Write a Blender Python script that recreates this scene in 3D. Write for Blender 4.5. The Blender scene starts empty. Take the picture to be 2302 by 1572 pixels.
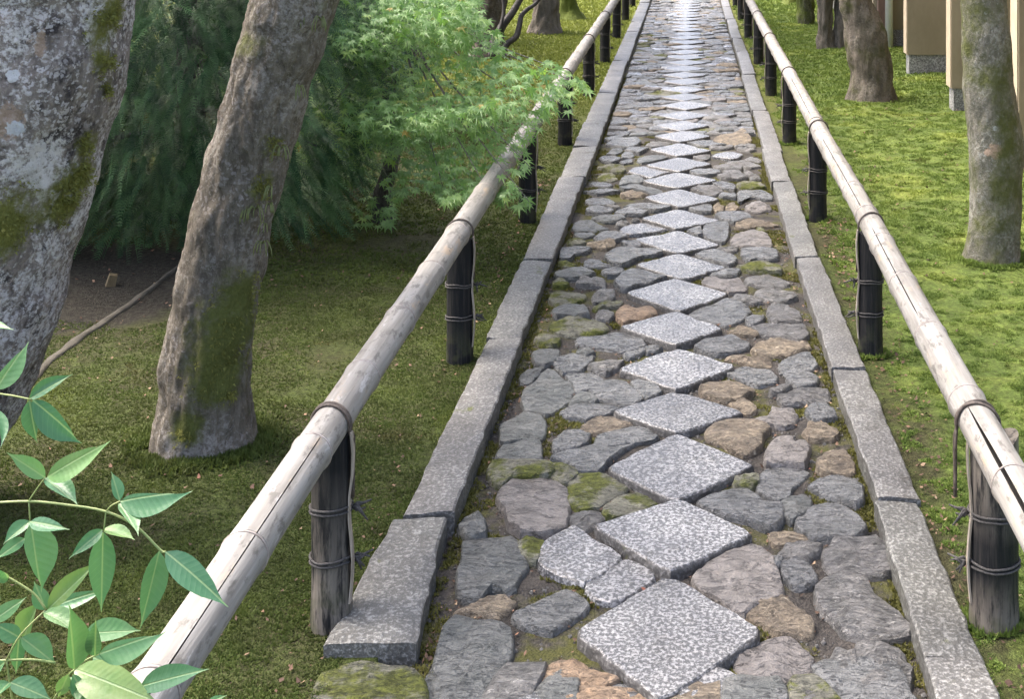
import bpy, math, random
import numpy as np
from mathutils import Vector, Matrix, noise

random.seed(7); RNG = np.random.default_rng(7)
SC = bpy.context.scene
COL = SC.collection
R = math.radians

# ------------------------------------------------------------------ camera, sky, sun, exposure
H, F, VX, VY = 1.55, 2900.0, 1550.0, -250.0          # eye height, focal length and vanishing point in photo pixels
cam = bpy.data.cameras.new('camera'); cam_o = bpy.data.objects.new('camera', cam); COL.objects.link(cam_o)
cam_o.location = (0, 0, H); cam_o.rotation_euler = (R(90), 0, 0)
cam.sensor_width = 36; cam.lens = F/2302*36
cam.shift_x = -(VX-1151)/2302; cam.shift_y = -(786-VY)/2302
cam.clip_start = 0.05; cam.clip_end = 2000
SC.camera = cam_o

SUN_EL, SUN_AZ = 58, -70                              # high sun, from the left and a little ahead
w = bpy.data.worlds.new('World'); SC.world = w; w.use_nodes = True
wn = w.node_tree.nodes; wl = w.node_tree.links
sky = wn.new('ShaderNodeTexSky'); sky.sky_type = 'NISHITA'; sky.sun_disc = False
sky.sun_elevation = R(SUN_EL); sky.sun_rotation = R(SUN_AZ); sky.dust_density = 6.5; sky.air_density = .70; sky.ozone_density = .7
wl.new(sky.outputs[0], wn['Background'].inputs[0]); wn['Background'].inputs[1].default_value = 0.15
sun = bpy.data.lights.new('sun', 'SUN'); sun.energy = .75; sun.angle = R(25); sun.color = (1, .96, .90)
sun_o = bpy.data.objects.new('sun', sun); COL.objects.link(sun_o)
az = R(SUN_AZ)
sd = Vector((math.sin(az)*math.cos(R(SUN_EL)), math.cos(az)*math.cos(R(SUN_EL)), math.sin(R(SUN_EL))))
sun_o.rotation_euler = sd.to_track_quat('Z', 'Y').to_euler(); sun_o.location = sd*30
vs = SC.view_settings; vs.view_transform = 'Standard'; vs.look = 'None'; vs.gamma = 1; vs.use_curve_mapping = False
vs.exposure = 2.45
SC.cycles.max_bounces = 6; SC.cycles.diffuse_bounces = 3; SC.cycles.glossy_bounces = 3; SC.cycles.transparent_max_bounces = 6
SC.cycles.caustics_reflective = False; SC.cycles.caustics_refractive = False

def gp(px, py, z=0.0):
    Y = F*(H-z)/(py-VY); return ((px-VX)/F*Y, Y)
def at(px, py, Y):
    return Vector(((px-VX)/F*Y, Y, H-(py-VY)/F*Y))
def nz(x, y=0.0, z=0.0): return noise.noise(Vector((x, y, z)))

# ------------------------------------------------------------------ object helpers
def tag(o, label=None, cat=None, group=None, kind=None):
    if label: o['label'] = label
    if cat: o['category'] = cat
    if group: o['group'] = group
    if kind: o['kind'] = kind
    return o
def link(name, me, parent=None, mat=None, loc=None):
    o = bpy.data.objects.new(name, me); COL.objects.link(o)
    if parent is not None: o.parent = parent
    if mat is not None and me is not None and not me.materials:
        for m in (mat if isinstance(mat, (list, tuple)) else [mat]): me.materials.append(m)
    if loc is not None: o.location = loc
    return o
def mesh(name, v, f, smooth=True, midx=None, sharp=None):
    me = bpy.data.meshes.new(name); me.from_pydata([tuple(p) for p in v], [], f); me.update()
    if smooth: me.polygons.foreach_set('use_smooth', [True]*len(me.polygons))
    if sharp: me.set_sharp_from_angle(angle=R(sharp))
    if midx is not None: me.polygons.foreach_set('material_index', midx)
    return me
def npmesh(name, V, Fc, smooth=False):
    """V (n,3), Fc (m,k) all faces with k corners"""
    V = np.asarray(V, np.float32); Fc = np.asarray(Fc, np.int32); m, k = Fc.shape
    me = bpy.data.meshes.new(name)
    me.vertices.add(len(V)); me.vertices.foreach_set('co', V.ravel())
    me.loops.add(m*k); me.loops.foreach_set('vertex_index', Fc.ravel())
    me.polygons.add(m); me.polygons.foreach_set('loop_start', np.arange(0, m*k, k, dtype=np.int32))
    me.polygons.foreach_set('loop_total', np.full(m, k, np.int32))
    if smooth: me.polygons.foreach_set('use_smooth', np.ones(m, bool))
    me.update(calc_edges=True); me.validate(); return me
def empty(name, loc=(0, 0, 0)):
    o = bpy.data.objects.new(name, None); COL.objects.link(o); o.location = loc; o.empty_display_size = .1; return o
def tube(path, rad, n=8, cap=True):
    """tube along a list of points with radius per point"""
    P = [Vector(p) for p in path]; v = []; f = []
    if not isinstance(rad, (list, tuple)): rad = [rad]*len(P)
    t0 = (P[1]-P[0]).normalized(); u = t0.orthogonal().normalized()
    for i, p in enumerate(P):
        t = (P[min(i+1, len(P)-1)]-P[max(i-1, 0)]).normalized()
        u = (u-t*u.dot(t)).normalized(); b = t.cross(u)
        for k in range(n):
            a = 2*math.pi*k/n; v.append(p+(u*math.cos(a)+b*math.sin(a))*rad[i])
    for i in range(len(P)-1):
        for k in range(n):
            f.append((i*n+k, i*n+(k+1) % n, (i+1)*n+(k+1) % n, (i+1)*n+k))
    if cap: f.append(tuple(range(n))[::-1]); f.append(tuple(range((len(P)-1)*n, len(P)*n)))
    return v, f
def merge(parts):
    V = []; Fc = []
    for v, f in parts:
        o = len(V); V += list(v); Fc += [tuple(i+o for i in q) for q in f]
    return V, Fc
def spline(pts, n):
    """Catmull-Rom through pts, n steps a span"""
    P = [Vector(p) for p in pts]; P = [P[0]*2-P[1]]+P+[P[-1]*2-P[-2]]; out = []
    for i in range(1, len(P)-2):
        a, b, c, d = P[i-1:i+3]
        for k in range(n):
            t = k/n
            out.append(.5*((2*b)+(c-a)*t+(2*a-5*b+4*c-d)*t*t+(3*b-a-3*c+d)*t**3))
    out.append(P[-2]); return out
def box(x0, x1, y0, y1, z0, z1):
    v = [(x, y, z) for x in (x0, x1) for y in (y0, y1) for z in (z0, z1)]
    f = [(0, 1, 3, 2), (4, 6, 7, 5), (0, 4, 5, 1), (2, 3, 7, 6), (0, 2, 6, 4), (1, 5, 7, 3)]
    return v, f

# ------------------------------------------------------------------ material helpers
class G:
    def __init__(s, name):
        s.m = bpy.data.materials.new(name); s.m.use_nodes = True; s.t = s.m.node_tree
        s.b = s.t.nodes['Principled BSDF']; s.out = s.t.nodes['Material Output']
        s._pos = None
    def n(s, typ, props=None, **inp):
        x = s.t.nodes.new('ShaderNode'+typ)
        for k, v in (props or {}).items(): setattr(x, k, v)
        for k, v in inp.items(): s.set(x.inputs[int(k[1:])] if k[0] == '_' else x.inputs[k.replace('_', ' ')], v)
        return x
    def set(s, sock, v):
        if isinstance(v, bpy.types.NodeSocket): s.t.links.new(v, sock)
        elif isinstance(v, (tuple, list)) and sock.type == 'RGBA' and len(v) == 3: sock.default_value = (*v, 1)
        else: sock.default_value = v
    @property
    def pos(s):
        if s._pos is None: s._pos = s.n('NewGeometry').outputs['Position']
        return s._pos
    def vec(s, scale, rot=(0, 0, 0), src=None):
        return s.n('Mapping', Vector=src or s.pos, Scale=scale, Rotation=rot).outputs[0]
    def noise(s, sc, det=3, rough=.55, vec=None, dist=0):
        return s.n('TexNoise', Vector=vec or s.pos, Scale=sc, Detail=det, Roughness=rough, Distortion=dist).outputs[0]
    def voro(s, sc, vec=None, feat='F1', out='Distance', rnd=1):
        return s.n('TexVoronoi', {'feature': feat}, Vector=vec or s.pos, Scale=sc, Randomness=rnd).outputs[out]
    def ramp(s, fac, stops):
        r = s.n('ValToRGB', _0=fac); e = r.color_ramp.elements
        while len(e) < len(stops): e.new(.5)
        for el, (p, c) in zip(e, stops):
            el.position = p; el.color = (*c, 1) if isinstance(c, tuple) else (c, c, c, 1)
        return r.outputs[0]
    def step(s, v, a, b): return s.n('MapRange', {'interpolation_type': 'SMOOTHSTEP'}, Value=v, _1=a, _2=b).outputs[0]
    def mix(s, f, a, b, mode='MIX'):
        x = s.n('Mix', {'data_type': 'RGBA', 'blend_type': mode}); s.set(x.inputs[0], f); s.set(x.inputs[6], a); s.set(x.inputs[7], b)
        return x.outputs[2]
    def ma(s, op, a, b=0.0, c=0.0): return s.n('Math', {'operation': op}, _0=a, _1=b, _2=c).outputs[0]
    def blob(s, pts):
        """mask of soft patches at given places"""
        acc = None
        for (x, y, z, r) in pts:
            d = s.n('VectorMath', {'operation': 'DISTANCE'}, _0=s.pos, _1=(x, y, z)).outputs['Value']
            k = s.n('MapRange', Value=d, _1=r, _2=r*.25).outputs[0]
            acc = k if acc is None else s.ma('MAXIMUM', acc, k)
        return acc
    def island(s):
        a = s.n('NewGeometry').outputs['Random Per Island']; b = s.n('ObjectInfo').outputs['Random']
        return s.ma('FRACT', s.ma('ADD', a, b))
    def bump(s, h, strength=.5, dist=.01, nrm=None):
        x = s.n('Bump', Strength=strength, Distance=dist, Height=h)
        if nrm: s.set(x.inputs['Normal'], nrm)
        return x.outputs[0]
    def done(s, col, rough=.7, nrm=None, spec=.5):
        s.set(s.b.inputs['Base Color'], col); s.set(s.b.inputs['Roughness'], rough); s.b.inputs['Specular IOR Level'].default_value = spec
        if nrm: s.set(s.b.inputs['Normal'], nrm)
        return s.m
    def leaf(s, col, rough=.5, trans=.35, tcol=None, nrm=None, spec=.5):
        s.done(col, rough, nrm, spec)
        t = s.n('BsdfTranslucent', Color=tcol or col); mx = s.n('MixShader', _0=trans)
        s.t.links.new(s.b.outputs[0], mx.inputs[1]); s.t.links.new(t.outputs[0], mx.inputs[2]); s.t.links.new(mx.outputs[0], s.out.inputs[0])
        return s.m

def mossmix(g, col, amount, c1=(.05, .065, .012), c2=(.115, .125, .022), sc=9):
    m = g.noise(sc, 5, .65); k = g.step(m, 1-amount-.07, 1-amount+.07)
    return g.mix(k, col, g.mix(g.noise(90, 3), c1, c2)), k

def stone_mat(name, c1, c2, streak, st=.3, moss=.25, rough=.5, stretch=(14, 46, 30), grain=1.0):
    g = G(name); isl = g.island()
    rot = g.n('CombineXYZ', _0=0.0, _1=0.0, _2=g.ma('MULTIPLY', isl, 6.28)).outputs[0]
    v = g.n('Mapping', Vector=g.pos, Scale=stretch, Rotation=rot).outputs[0]
    big = g.noise(13, 4, .6)
    col = g.mix(g.step(big, .3, .7), c1, c2)
    col = g.mix(g.ma('MULTIPLY', isl, .5), col, g.mix(1.0, col, (.62, .62, .66), 'MULTIPLY'))
    sk = g.noise(1.6, 6, .7, v, .6); k = g.step(sk, .56, .72)
    col = g.mix(g.ma('MULTIPLY', k, st), col, streak)
    dark = g.step(g.noise(2.2, 5, .7, v, .4), .48, .36)
    col = g.mix(g.ma('MULTIPLY', dark, .55*grain), col, g.mix(1.0, col, (.35, .35, .36), 'MULTIPLY'))
    fine = g.noise(160, 4, .7)
    col = g.mix(g.ma('MULTIPLY', g.step(fine, .62, .8), .35), col, (.5, .5, .48))
    col, mk = mossmix(g, col, moss)
    vein = g.step(g.ma('ABSOLUTE', g.ma('SUBTRACT', g.noise(1.1, 5, .6, v, .8), .5)), .018, .004)
    col = g.mix(g.ma('MULTIPLY', vein, .55), col, g.mix(1.0, col, (.30, .30, .32), 'MULTIPLY'))
    mid = g.noise(45, 5, .7)
    col = g.mix(.35+.4*grain, col, g.mix(1.0, col, g.mix(g.step(mid, .3, .7), (.6, .6, .61), (1.45, 1.43, 1.4)), 'MULTIPLY'))
    chip = g.step(g.voro(30, g.vec((1, 1, 1)), 'DISTANCE_TO_EDGE'), .0, .06); sk2 = g.ma('MULTIPLY', sk, grain)
    h = g.ma('ADD', g.ma('MULTIPLY_ADD', chip, .05*grain, g.ma('MULTIPLY', sk2, .8)), g.ma('ADD', g.ma('MULTIPLY', fine, .15), g.ma('SUBTRACT', g.ma('MULTIPLY', mid, .6), g.ma('MULTIPLY', vein, .25))))
    return g.done(col, g.ma('ADD', g.ma('MULTIPLY', mk, .4), g.ma('MULTIPLY_ADD', sk, .25, rough-.1)), g.bump(h, 1.0, .022), .45)

M = {}
def granite(name, dark, light, sc=120, tint=None, moss=.18, rough=.42, lo=.44, hi=.58):
    g = G(name); a = g.noise(sc, 3, .6); b = g.noise(sc*2.3, 2)
    k = g.step(g.ma('ADD', g.ma('MULTIPLY', a, .75), g.ma('MULTIPLY', b, .25)), lo, hi)
    big = g.noise(5, 4)
    col = g.mix(k, dark, light); col = g.mix(g.step(big, .35, .7), g.mix(1.0, col, (.66, .66, .68), 'MULTIPLY'), col)
    col = g.mix(g.ma('MULTIPLY', g.step(g.noise(11, 6, .75), .52, .68), .65), col, g.mix(1.0, col, (.52, .50, .45), 'MULTIPLY'))
    isl = g.island(); col = g.mix(g.ma('MULTIPLY', isl, .6), col, g.mix(1.0, col, tint or (.8, .8, .8), 'MULTIPLY'))
    col, mk = mossmix(g, col, moss)
    h = g.ma('ADD', g.ma('MULTIPLY', a, .5), g.ma('MULTIPLY', g.noise(40, 5, .65), .8))
    return g.done(col, g.ma('MULTIPLY_ADD', mk, .4, rough), g.bump(h, .6, .009), .5)
M['granite'] = granite('speckled granite', (.085, .086, .086), (.345, .345, .342), 118, (.50, .49, .475), .20, .27, .45, .60)
M['granite_side'] = granite('dark granite side', (.05, .048, .045), (.20, .195, .185), 90, None, .3, .6, .46, .7)  # darker granite for the side faces of the slabs
M['kerb'] = granite('kerb granite', (.10, .098, .092), (.30, .297, .285), 115, (.75, .78, .72), .30, .5, .46, .66)
M['plinth'] = granite('plinth granite', (.16, .16, .155), (.42, .42, .41), 85, None, .05, .6)
M['slate'] = stone_mat('blue grey slate', (.096, .101, .100), (.150, .154, .152), (.34, .34, .33), .3, .16, .25, (14, 46, 30), .28)
M['dark'] = stone_mat('dark green grey stone', (.085, .093, .089), (.14, .145, .137), (.27, .28, .255), .3, .26, .34, (14, 46, 30), .4)
M['tan'] = stone_mat('tan rough stone', (.165, .135, .098), (.27, .225, .16), (.60, .53, .41), .8, .22, .6, (16, 50, 34), 1.2)
M['orange'] = stone_mat('orange stone', (.25, .175, .11), (.33, .245, .165), (.36, .28, .20), .5, .25, .6)
M['pink'] = stone_mat('pinkish grey stone', (.132, .122, .112), (.185, .172, .16), (.32, .305, .285), .35, .20, .42, (10, 30, 20), .45)
M['pale'] = stone_mat('grey stone with quartz veins', (.13, .13, .122), (.21, .206, .195), (.52, .51, .48), .8, .25, .32, (18, 60, 40))
M['mossy'] = stone_mat('mossy stone', (.13, .13, .10), (.20, .20, .15), (.36, .36, .30), .4, .50, .65)
KIND = dict(g='granite', s='slate', d='dark', t='tan', o='orange', p='pink', w='pale', m='mossy')

def ground_mat():
    g = G('mossy ground')
    x = g.n('SeparateXYZ', _0=g.pos).outputs
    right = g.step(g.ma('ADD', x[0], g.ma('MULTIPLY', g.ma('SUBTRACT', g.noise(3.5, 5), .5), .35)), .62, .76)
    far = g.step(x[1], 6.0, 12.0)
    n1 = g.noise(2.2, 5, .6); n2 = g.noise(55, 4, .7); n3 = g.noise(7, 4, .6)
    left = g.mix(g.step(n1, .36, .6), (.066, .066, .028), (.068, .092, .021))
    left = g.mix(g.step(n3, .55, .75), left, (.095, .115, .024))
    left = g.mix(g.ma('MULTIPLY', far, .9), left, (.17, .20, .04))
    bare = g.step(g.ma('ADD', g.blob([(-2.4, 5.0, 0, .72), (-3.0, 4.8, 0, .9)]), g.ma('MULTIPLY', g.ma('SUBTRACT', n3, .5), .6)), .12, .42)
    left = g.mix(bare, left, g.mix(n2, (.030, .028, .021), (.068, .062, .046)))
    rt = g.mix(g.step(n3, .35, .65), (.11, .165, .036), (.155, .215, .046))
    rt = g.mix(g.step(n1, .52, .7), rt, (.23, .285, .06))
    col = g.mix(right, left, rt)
    col = g.mix(g.step(n2, .35, .7), g.mix(1.0, col, (.45, .42, .4), 'MULTIPLY'), col)
    return g.done(col, .9, g.bump(g.ma('ADD', n2, g.noise(180, 3)), .9, .012), .2)
M['ground'] = ground_mat()
def tuft_mat(name, c1, c2, c3, var=.3, brown=0.0, far=None):
    g = G(name); n1 = g.noise(2.2, 5, .6); n3 = g.noise(7, 4, .6); isl = g.island()
    col = g.mix(g.step(n3, .35, .65), c1, c2); col = g.mix(g.step(n1, .52, .7), col, c3)
    if brown: col = g.mix(g.ma('MULTIPLY', g.step(g.noise(3.1, 6, .7), .57, .70), brown), col, (.11, .095, .035))
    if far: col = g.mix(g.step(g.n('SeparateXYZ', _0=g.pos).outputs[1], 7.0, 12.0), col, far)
    col = g.mix(g.ma('MULTIPLY', isl, var), col, g.mix(1.0, col, (.55, .55, .45), 'MULTIPLY'))
    return g.leaf(col, .7, .3, None, None, .2)
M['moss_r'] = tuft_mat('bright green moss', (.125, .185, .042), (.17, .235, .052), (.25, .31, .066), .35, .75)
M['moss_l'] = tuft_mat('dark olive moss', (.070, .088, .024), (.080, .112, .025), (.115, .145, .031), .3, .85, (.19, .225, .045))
M['moss_p'] = tuft_mat('path joint moss', (.09, .09, .024), (.14, .138, .034), (.17, .16, .05))
def soil_mat():
    g = G('damp path soil'); n = g.noise(9, 5, .65); f = g.noise(140, 4, .7); v = g.voro(150)
    col = g.mix(g.step(n, .35, .7), (.034, .031, .028), (.078, .070, .062)); col = g.mix(.6, col, g.mix(1.0, col, g.mix(g.step(g.noise(60, 5, .75), .35, .65), (.4, .4, .4), (1.7, 1.65, 1.6)), 'MULTIPLY'))
    col = g.mix(g.step(f, .66, .78), col, (.26, .24, .21))
    col, mk = mossmix(g, col, .46, (.045, .048, .012), (.11, .108, .025), 5)
    return g.done(col, .8, g.bump(g.ma('ADD', f, g.ma('ADD', g.ma('MULTIPLY', v, .6), g.noise(60, 5, .75))), 1.0, .010), .3)
M['soil'] = soil_mat()
def bamboo_mat():
    g = G('weathered bamboo'); v = g.vec((34, 1.6, 34)); n = g.noise(1.5, 5, .65, v); p = g.noise(5, 5, .7, g.vec((3, 1, 3)))
    col = g.mix(g.step(n, .3, .7), (.165, .155, .137), (.285, .275, .252))
    col = g.mix(g.step(p, .56, .68), col, (.30, .24, .175)); col = g.mix(g.step(g.noise(9, 5, .7, g.vec((4, 1.4, 4))), .53, .64), col, (.12, .113, .10))
    col = g.mix(g.step(g.noise(7, 5, .7, g.vec((5, 1.2, 5))), .60, .72), col, (.36, .355, .34))
    return g.done(col, g.ma('MULTIPLY_ADD', p, .3, .5), g.bump(g.noise(3, 4, .6, v), .4, .004), .4)
M['bamboo'] = bamboo_mat()
def simple(name, c1, c2, rough=.7, sc=(20, 20, 20), strength=.4, spec=.4, det=5, dist=.004, nsc=1.5):
    g = G(name); n = g.noise(nsc, det, .65, g.vec(sc)); return g.done(g.mix(g.step(n, .33, .67), c1, c2), rough, g.bump(n, strength, dist), spec)
M['bamboo_in'] = simple('bamboo split', (.012, .01, .009), (.03, .025, .02), .9)
M['node'] = simple('bamboo node', (.20, .17, .145), (.36, .32, .29), .6)
def post_mat():
    g = G('charred post'); v = g.vec((60, 60, 3)); n = g.noise(1.4, 6, .7, v)
    col = g.mix(g.step(n, .42, .72), (.008, .009, .0105), (.035, .032, .029))
    z = g.n('SeparateXYZ', _0=g.pos).outputs[2]
    peel = g.ma('MULTIPLY', g.blob([(-.755, 2.68, .0, .34), (.64, 2.68, .36, .17), (.64, 2.66, .0, .14)]), g.step(g.noise(1.1, 5, .7, g.vec((45, 45, 7))), .36, .56))
    col = g.mix(peel, col, g.mix(n, (.07, .06, .05), (.26, .23, .19)))
    low = g.ma('MULTIPLY', g.step(z, .16, .0), g.step(g.noise(22, 4), .45, .6)); col = g.mix(g.ma('MULTIPLY', low, .5), col, (.06, .065, .03))
    return g.done(col, .62, g.bump(n, .7, .006), .22)
M['post'] = post_mat()
M['vine'] = simple('dark vine tie', (.035, .026, .02), (.10, .08, .065), .6, (60, 60, 60))
M['strap'] = simple('pale split strap', (.20, .165, .125), (.40, .35, .29), .6, (80, 80, 6))
M['twine'] = simple('grey palm twine', (.035, .033, .031), (.085, .08, .075), .85, (150, 150, 150))
M['plaster'] = simple('ochre plaster', (.215, .18, .115), (.265, .225, .15), .85, (2.5, 2.5, 1.2), .15)
M['lit_plaster'] = simple('lit side plaster', (.34, .28, .195), (.39, .325, .23), .8, (6, 6, 6), .1)  # skylight on the pier sides, put into the colour
M['timber'] = simple('brown timber', (.10, .06, .045), (.16, .10, .075), .6, (40, 40, 3))
M['pipe'] = simple('white drain pipe', (.66, .66, .67), (.72, .72, .72), .35, (4, 4, 4), .02)
M['rock'] = simple('grey wall stone', (.16, .17, .17), (.27, .28, .27), .8, (6, 6, 6), .8, .3, 5, .02)

def bark(name, c1, c2, pale, pale_amt, moss_pts, lichen_pts, moss_c=((.045, .055, .010), (.12, .125, .02)), tan_pts=None, sc=(26, 26, 9), white=(.62, .63, .66), gmoss=0.0, black=.0, crust=0.0, lamp=1.8):
    g = G(name); n = g.noise(1.5, 7, .7, g.vec(sc)); m = g.noise(5, 5, .6)
    fine = g.noise(70, 5, .75)
    col = g.mix(g.step(n, .34, .66), c1, c2)
    if black: col = g.mix(g.ma('MULTIPLY', g.step(g.noise(8, 5, .7), .5, .62), black), col, (.03, .026, .03))
    col = g.mix(g.ma('MULTIPLY', g.step(g.ma('ADD', g.ma('MULTIPLY', fine, .6), g.ma('MULTIPLY', m, .4)), .49, .6), pale_amt), col, pale)
    if crust:
        vv = g.n('VectorMath', {'operation': 'ADD'}, _0=g.pos, _1=g.n('VectorMath', {'operation': 'SCALE'}, _0=g.n('TexNoise', Vector=g.pos, Scale=38, Detail=3).outputs[1], Scale=.045).outputs[0]).outputs[0]
        ck = g.ma('MULTIPLY', g.step(g.voro(62, vv), .42, .28), g.step(g.noise(4.5, 4, .6), .40, .60))
        col = g.mix(g.ma('MULTIPLY', ck, crust), col, g.mix(g.noise(25, 3), pale, (.62, .58, .60)))
    if tan_pts:
        k = g.step(g.ma('ADD', g.blob(tan_pts), g.ma('MULTIPLY', g.ma('SUBTRACT', g.noise(26, 6, .75), .5), 2.6)), .42, .62)
        col = g.mix(g.ma('MULTIPLY', k, .8), col, g.mix(fine, (.25, .165, .11), (.50, .38, .29)))
    if lichen_pts:
        k = g.step(g.ma('ADD', g.blob(lichen_pts), g.ma('MULTIPLY', g.ma('SUBTRACT', g.noise(55, 5, .7), .5), lamp)), .42, .52); col = g.mix(k, col, white)
    h = g.ma('ADD', g.ma('MULTIPLY', n, .8), g.ma('MULTIPLY', fine, .35))
    mk = None
    if moss_pts:
        mk = g.step(g.ma('ADD', g.blob(moss_pts), g.ma('MULTIPLY', g.ma('SUBTRACT', g.noise(17, 7, .75), .5), 1.9)), .12, .80)
        col = g.mix(mk, col, g.mix(g.noise(110, 3), *moss_c))
    if gmoss:
        k2 = g.step(g.noise(4, 6, .7), 1-gmoss-.1, 1-gmoss+.1); col = g.mix(k2, col, g.mix(g.noise(110, 3), *moss_c))
    return g.done(col, .85, g.bump(h, 1.0, .028), .25)

# ------------------------------------------------------------------ terrain
def gh(x, y):
    if -.625 < x < .485: return -.08
    e = min(1, max(0, (abs(x+.07)-.56)/.4))
    if x > 0: return .004+e*(.014+.022*nz(x*2.3, y*2.3, 3)+.010*nz(x*7, y*7, 8))+ .03*max(0, min(1, (x-1.0)/1.0))
    d = max(0, min(1, (-x-1.9)/1.2))
    return .0+e*(.018*nz(x*1.7, y*1.7, 1)+.007*nz(x*7, y*7, 5))+.05*d
def frange(a, b, s): return list(np.arange(a, b-1e-6, s))
xs = [-400, -150, -50, -20, -10, -7]+frange(-5, -.66, .05)+[-.64, -.628, -.622]+frange(-.5, .45, .2)+[.482, .488]+frange(.5, 3.2, .05)+[3.5, 5, 8, 15, 40, 150, 400]
ys = [-300, -80, -20, -6, -2, 0]+frange(.5, 9, .05)+frange(9, 22, .12)+[23, 26, 32, 45, 80, 200, 900]
V = [(x, y, gh(x, y) if abs(x) < 8 and 0 < y < 30 else (-.08 if -.625 < x < .485 else 0.0)) for y in ys for x in xs]
nx = len(xs); Fc = [(j*nx+i, j*nx+i+1, (j+1)*nx+i+1, (j+1)*nx+i) for j in range(len(ys)-1) for i in range(nx-1)]
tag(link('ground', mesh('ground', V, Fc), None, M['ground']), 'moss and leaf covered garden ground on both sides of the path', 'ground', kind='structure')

# path bed
def bedz(x, y): return -.017-.016*math.exp(-min(x+.60, .50-x)/.035)+.008*nz(x*9, y*9, 2)+.004*nz(x*30, y*30, 4)
xs = frange(-.61, .475, .027)+[.476]; ys = frange(.4, 9, .03)+frange(9, 22, .1)+[24, 30, 40]
V = [(x, y, bedz(x, y)) for y in ys for x in xs]; nx = len(xs)
Fc = [(j*nx+i, j*nx+i+1, (j+1)*nx+i+1, (j+1)*nx+i) for j in range(len(ys)-1) for i in range(nx-1)]
PATH = tag(link('stone_path', mesh('path_bed', V, Fc), None, M['soil']), 'path of diamond granite slabs and irregular stones set in soil', 'path', kind='structure')

# ------------------------------------------------------------------ paving stones
def chaikin(P, it=2, q=.22):
    for _ in range(it):
        Q = []
        for i in range(len(P)):
            a, b = P[i], P[(i+1) % len(P)]
            Q += [a*(1-q)+b*q, a*q+b*(1-q)]
        P = Q
    return P
def resample(P, n):
    P = P+[P[0]]; L = [0]
    for a, b in zip(P, P[1:]): L.append(L[-1]+(b-a).length)
    out = []; j = 0
    for k in range(n):
        t = L[-1]*k/n
        while L[j+1] < t: j += 1
        out.append(P[j].lerp(P[j+1], (t-L[j])/max(1e-9, L[j+1]-L[j])))
    return out
POLYS = []                                             # outlines, kept for placing moss between the stones
def stone_mesh(poly, seed, top=0.0, inset=.009, rough=1.0, n=32, slab=False, dome=.006):
    P = [Vector((p[0], p[1])) for p in poly]
    POLYS.append(np.array([(p.x, p.y) for p in P]))
    c = sum(P, Vector((0, 0)))/len(P)
    P = resample(chaikin(P, 1, .05 if slab else .085), n)
    size = sum((p-c).length for p in P)/n
    P = [p+(p-c).normalized()*(nz(p.x*40, p.y*40, seed)*.004*rough+nz(p.x*110, p.y*110, seed)*.002*rough) for p in P]
    if slab:                                            # chipped edges and corners
        P = [p-(p-c).normalized()*max(0, nz(p.x*17, p.y*17, seed+5)-.18)*.035 for p in P]
    tx, ty = (0, 0) if slab else (random.uniform(-.035, .035), random.uniform(-.05, .03))
    ins = min(inset, size*.22); v = []; f = []; gr = .010 if c.y < 3.6 else .0065
    def zt(p, d):
        z = top+d+(p.x-c.x)*tx+(p.y-c.y)*ty
        a = .0012 if slab else .004
        z += nz(p.x*22, p.y*22, seed*1.7)*a*rough+nz(p.x*70, p.y*70, seed)*a*.7*rough
        if not slab: z += round(nz(p.x*13+seed, p.y*19, seed)*3)*.0022*rough          # cleavage steps
        return z
    rings = [(-gr-.006, -.060, False), (-gr, -.012 if not slab else -.007, True), (-gr+.002+ins*.3, -.003, True), (ins-gr+.003, 0, True), (.18, dome*.3, True), (.42, dome*.7, True), (.70, dome, True)]
    for k, (i_, dz, top_) in enumerate(rings):
        for p in P:
            d = (c-p); L = d.length
            m = i_ if k < 4 else (ins+(L-ins)*i_)
            q = p+d/L*m if L > 1e-6 else p
            v.append((q.x, q.y, zt(q, dz) if k > 1 else (top+dz if k else -.06)))
    v.append((c.x, c.y, zt(c, dome)))
    for k in range(len(rings)-1):
        for i in range(n):
            j = (i+1) % n; f.append((k*n+i, k*n+j, (k+1)*n+j, (k+1)*n+i))
    o = (len(rings)-1)*n
    for i in range(n): f.append((o+i, o+(i+1) % n, len(v)-1))
    return v, f

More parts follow.
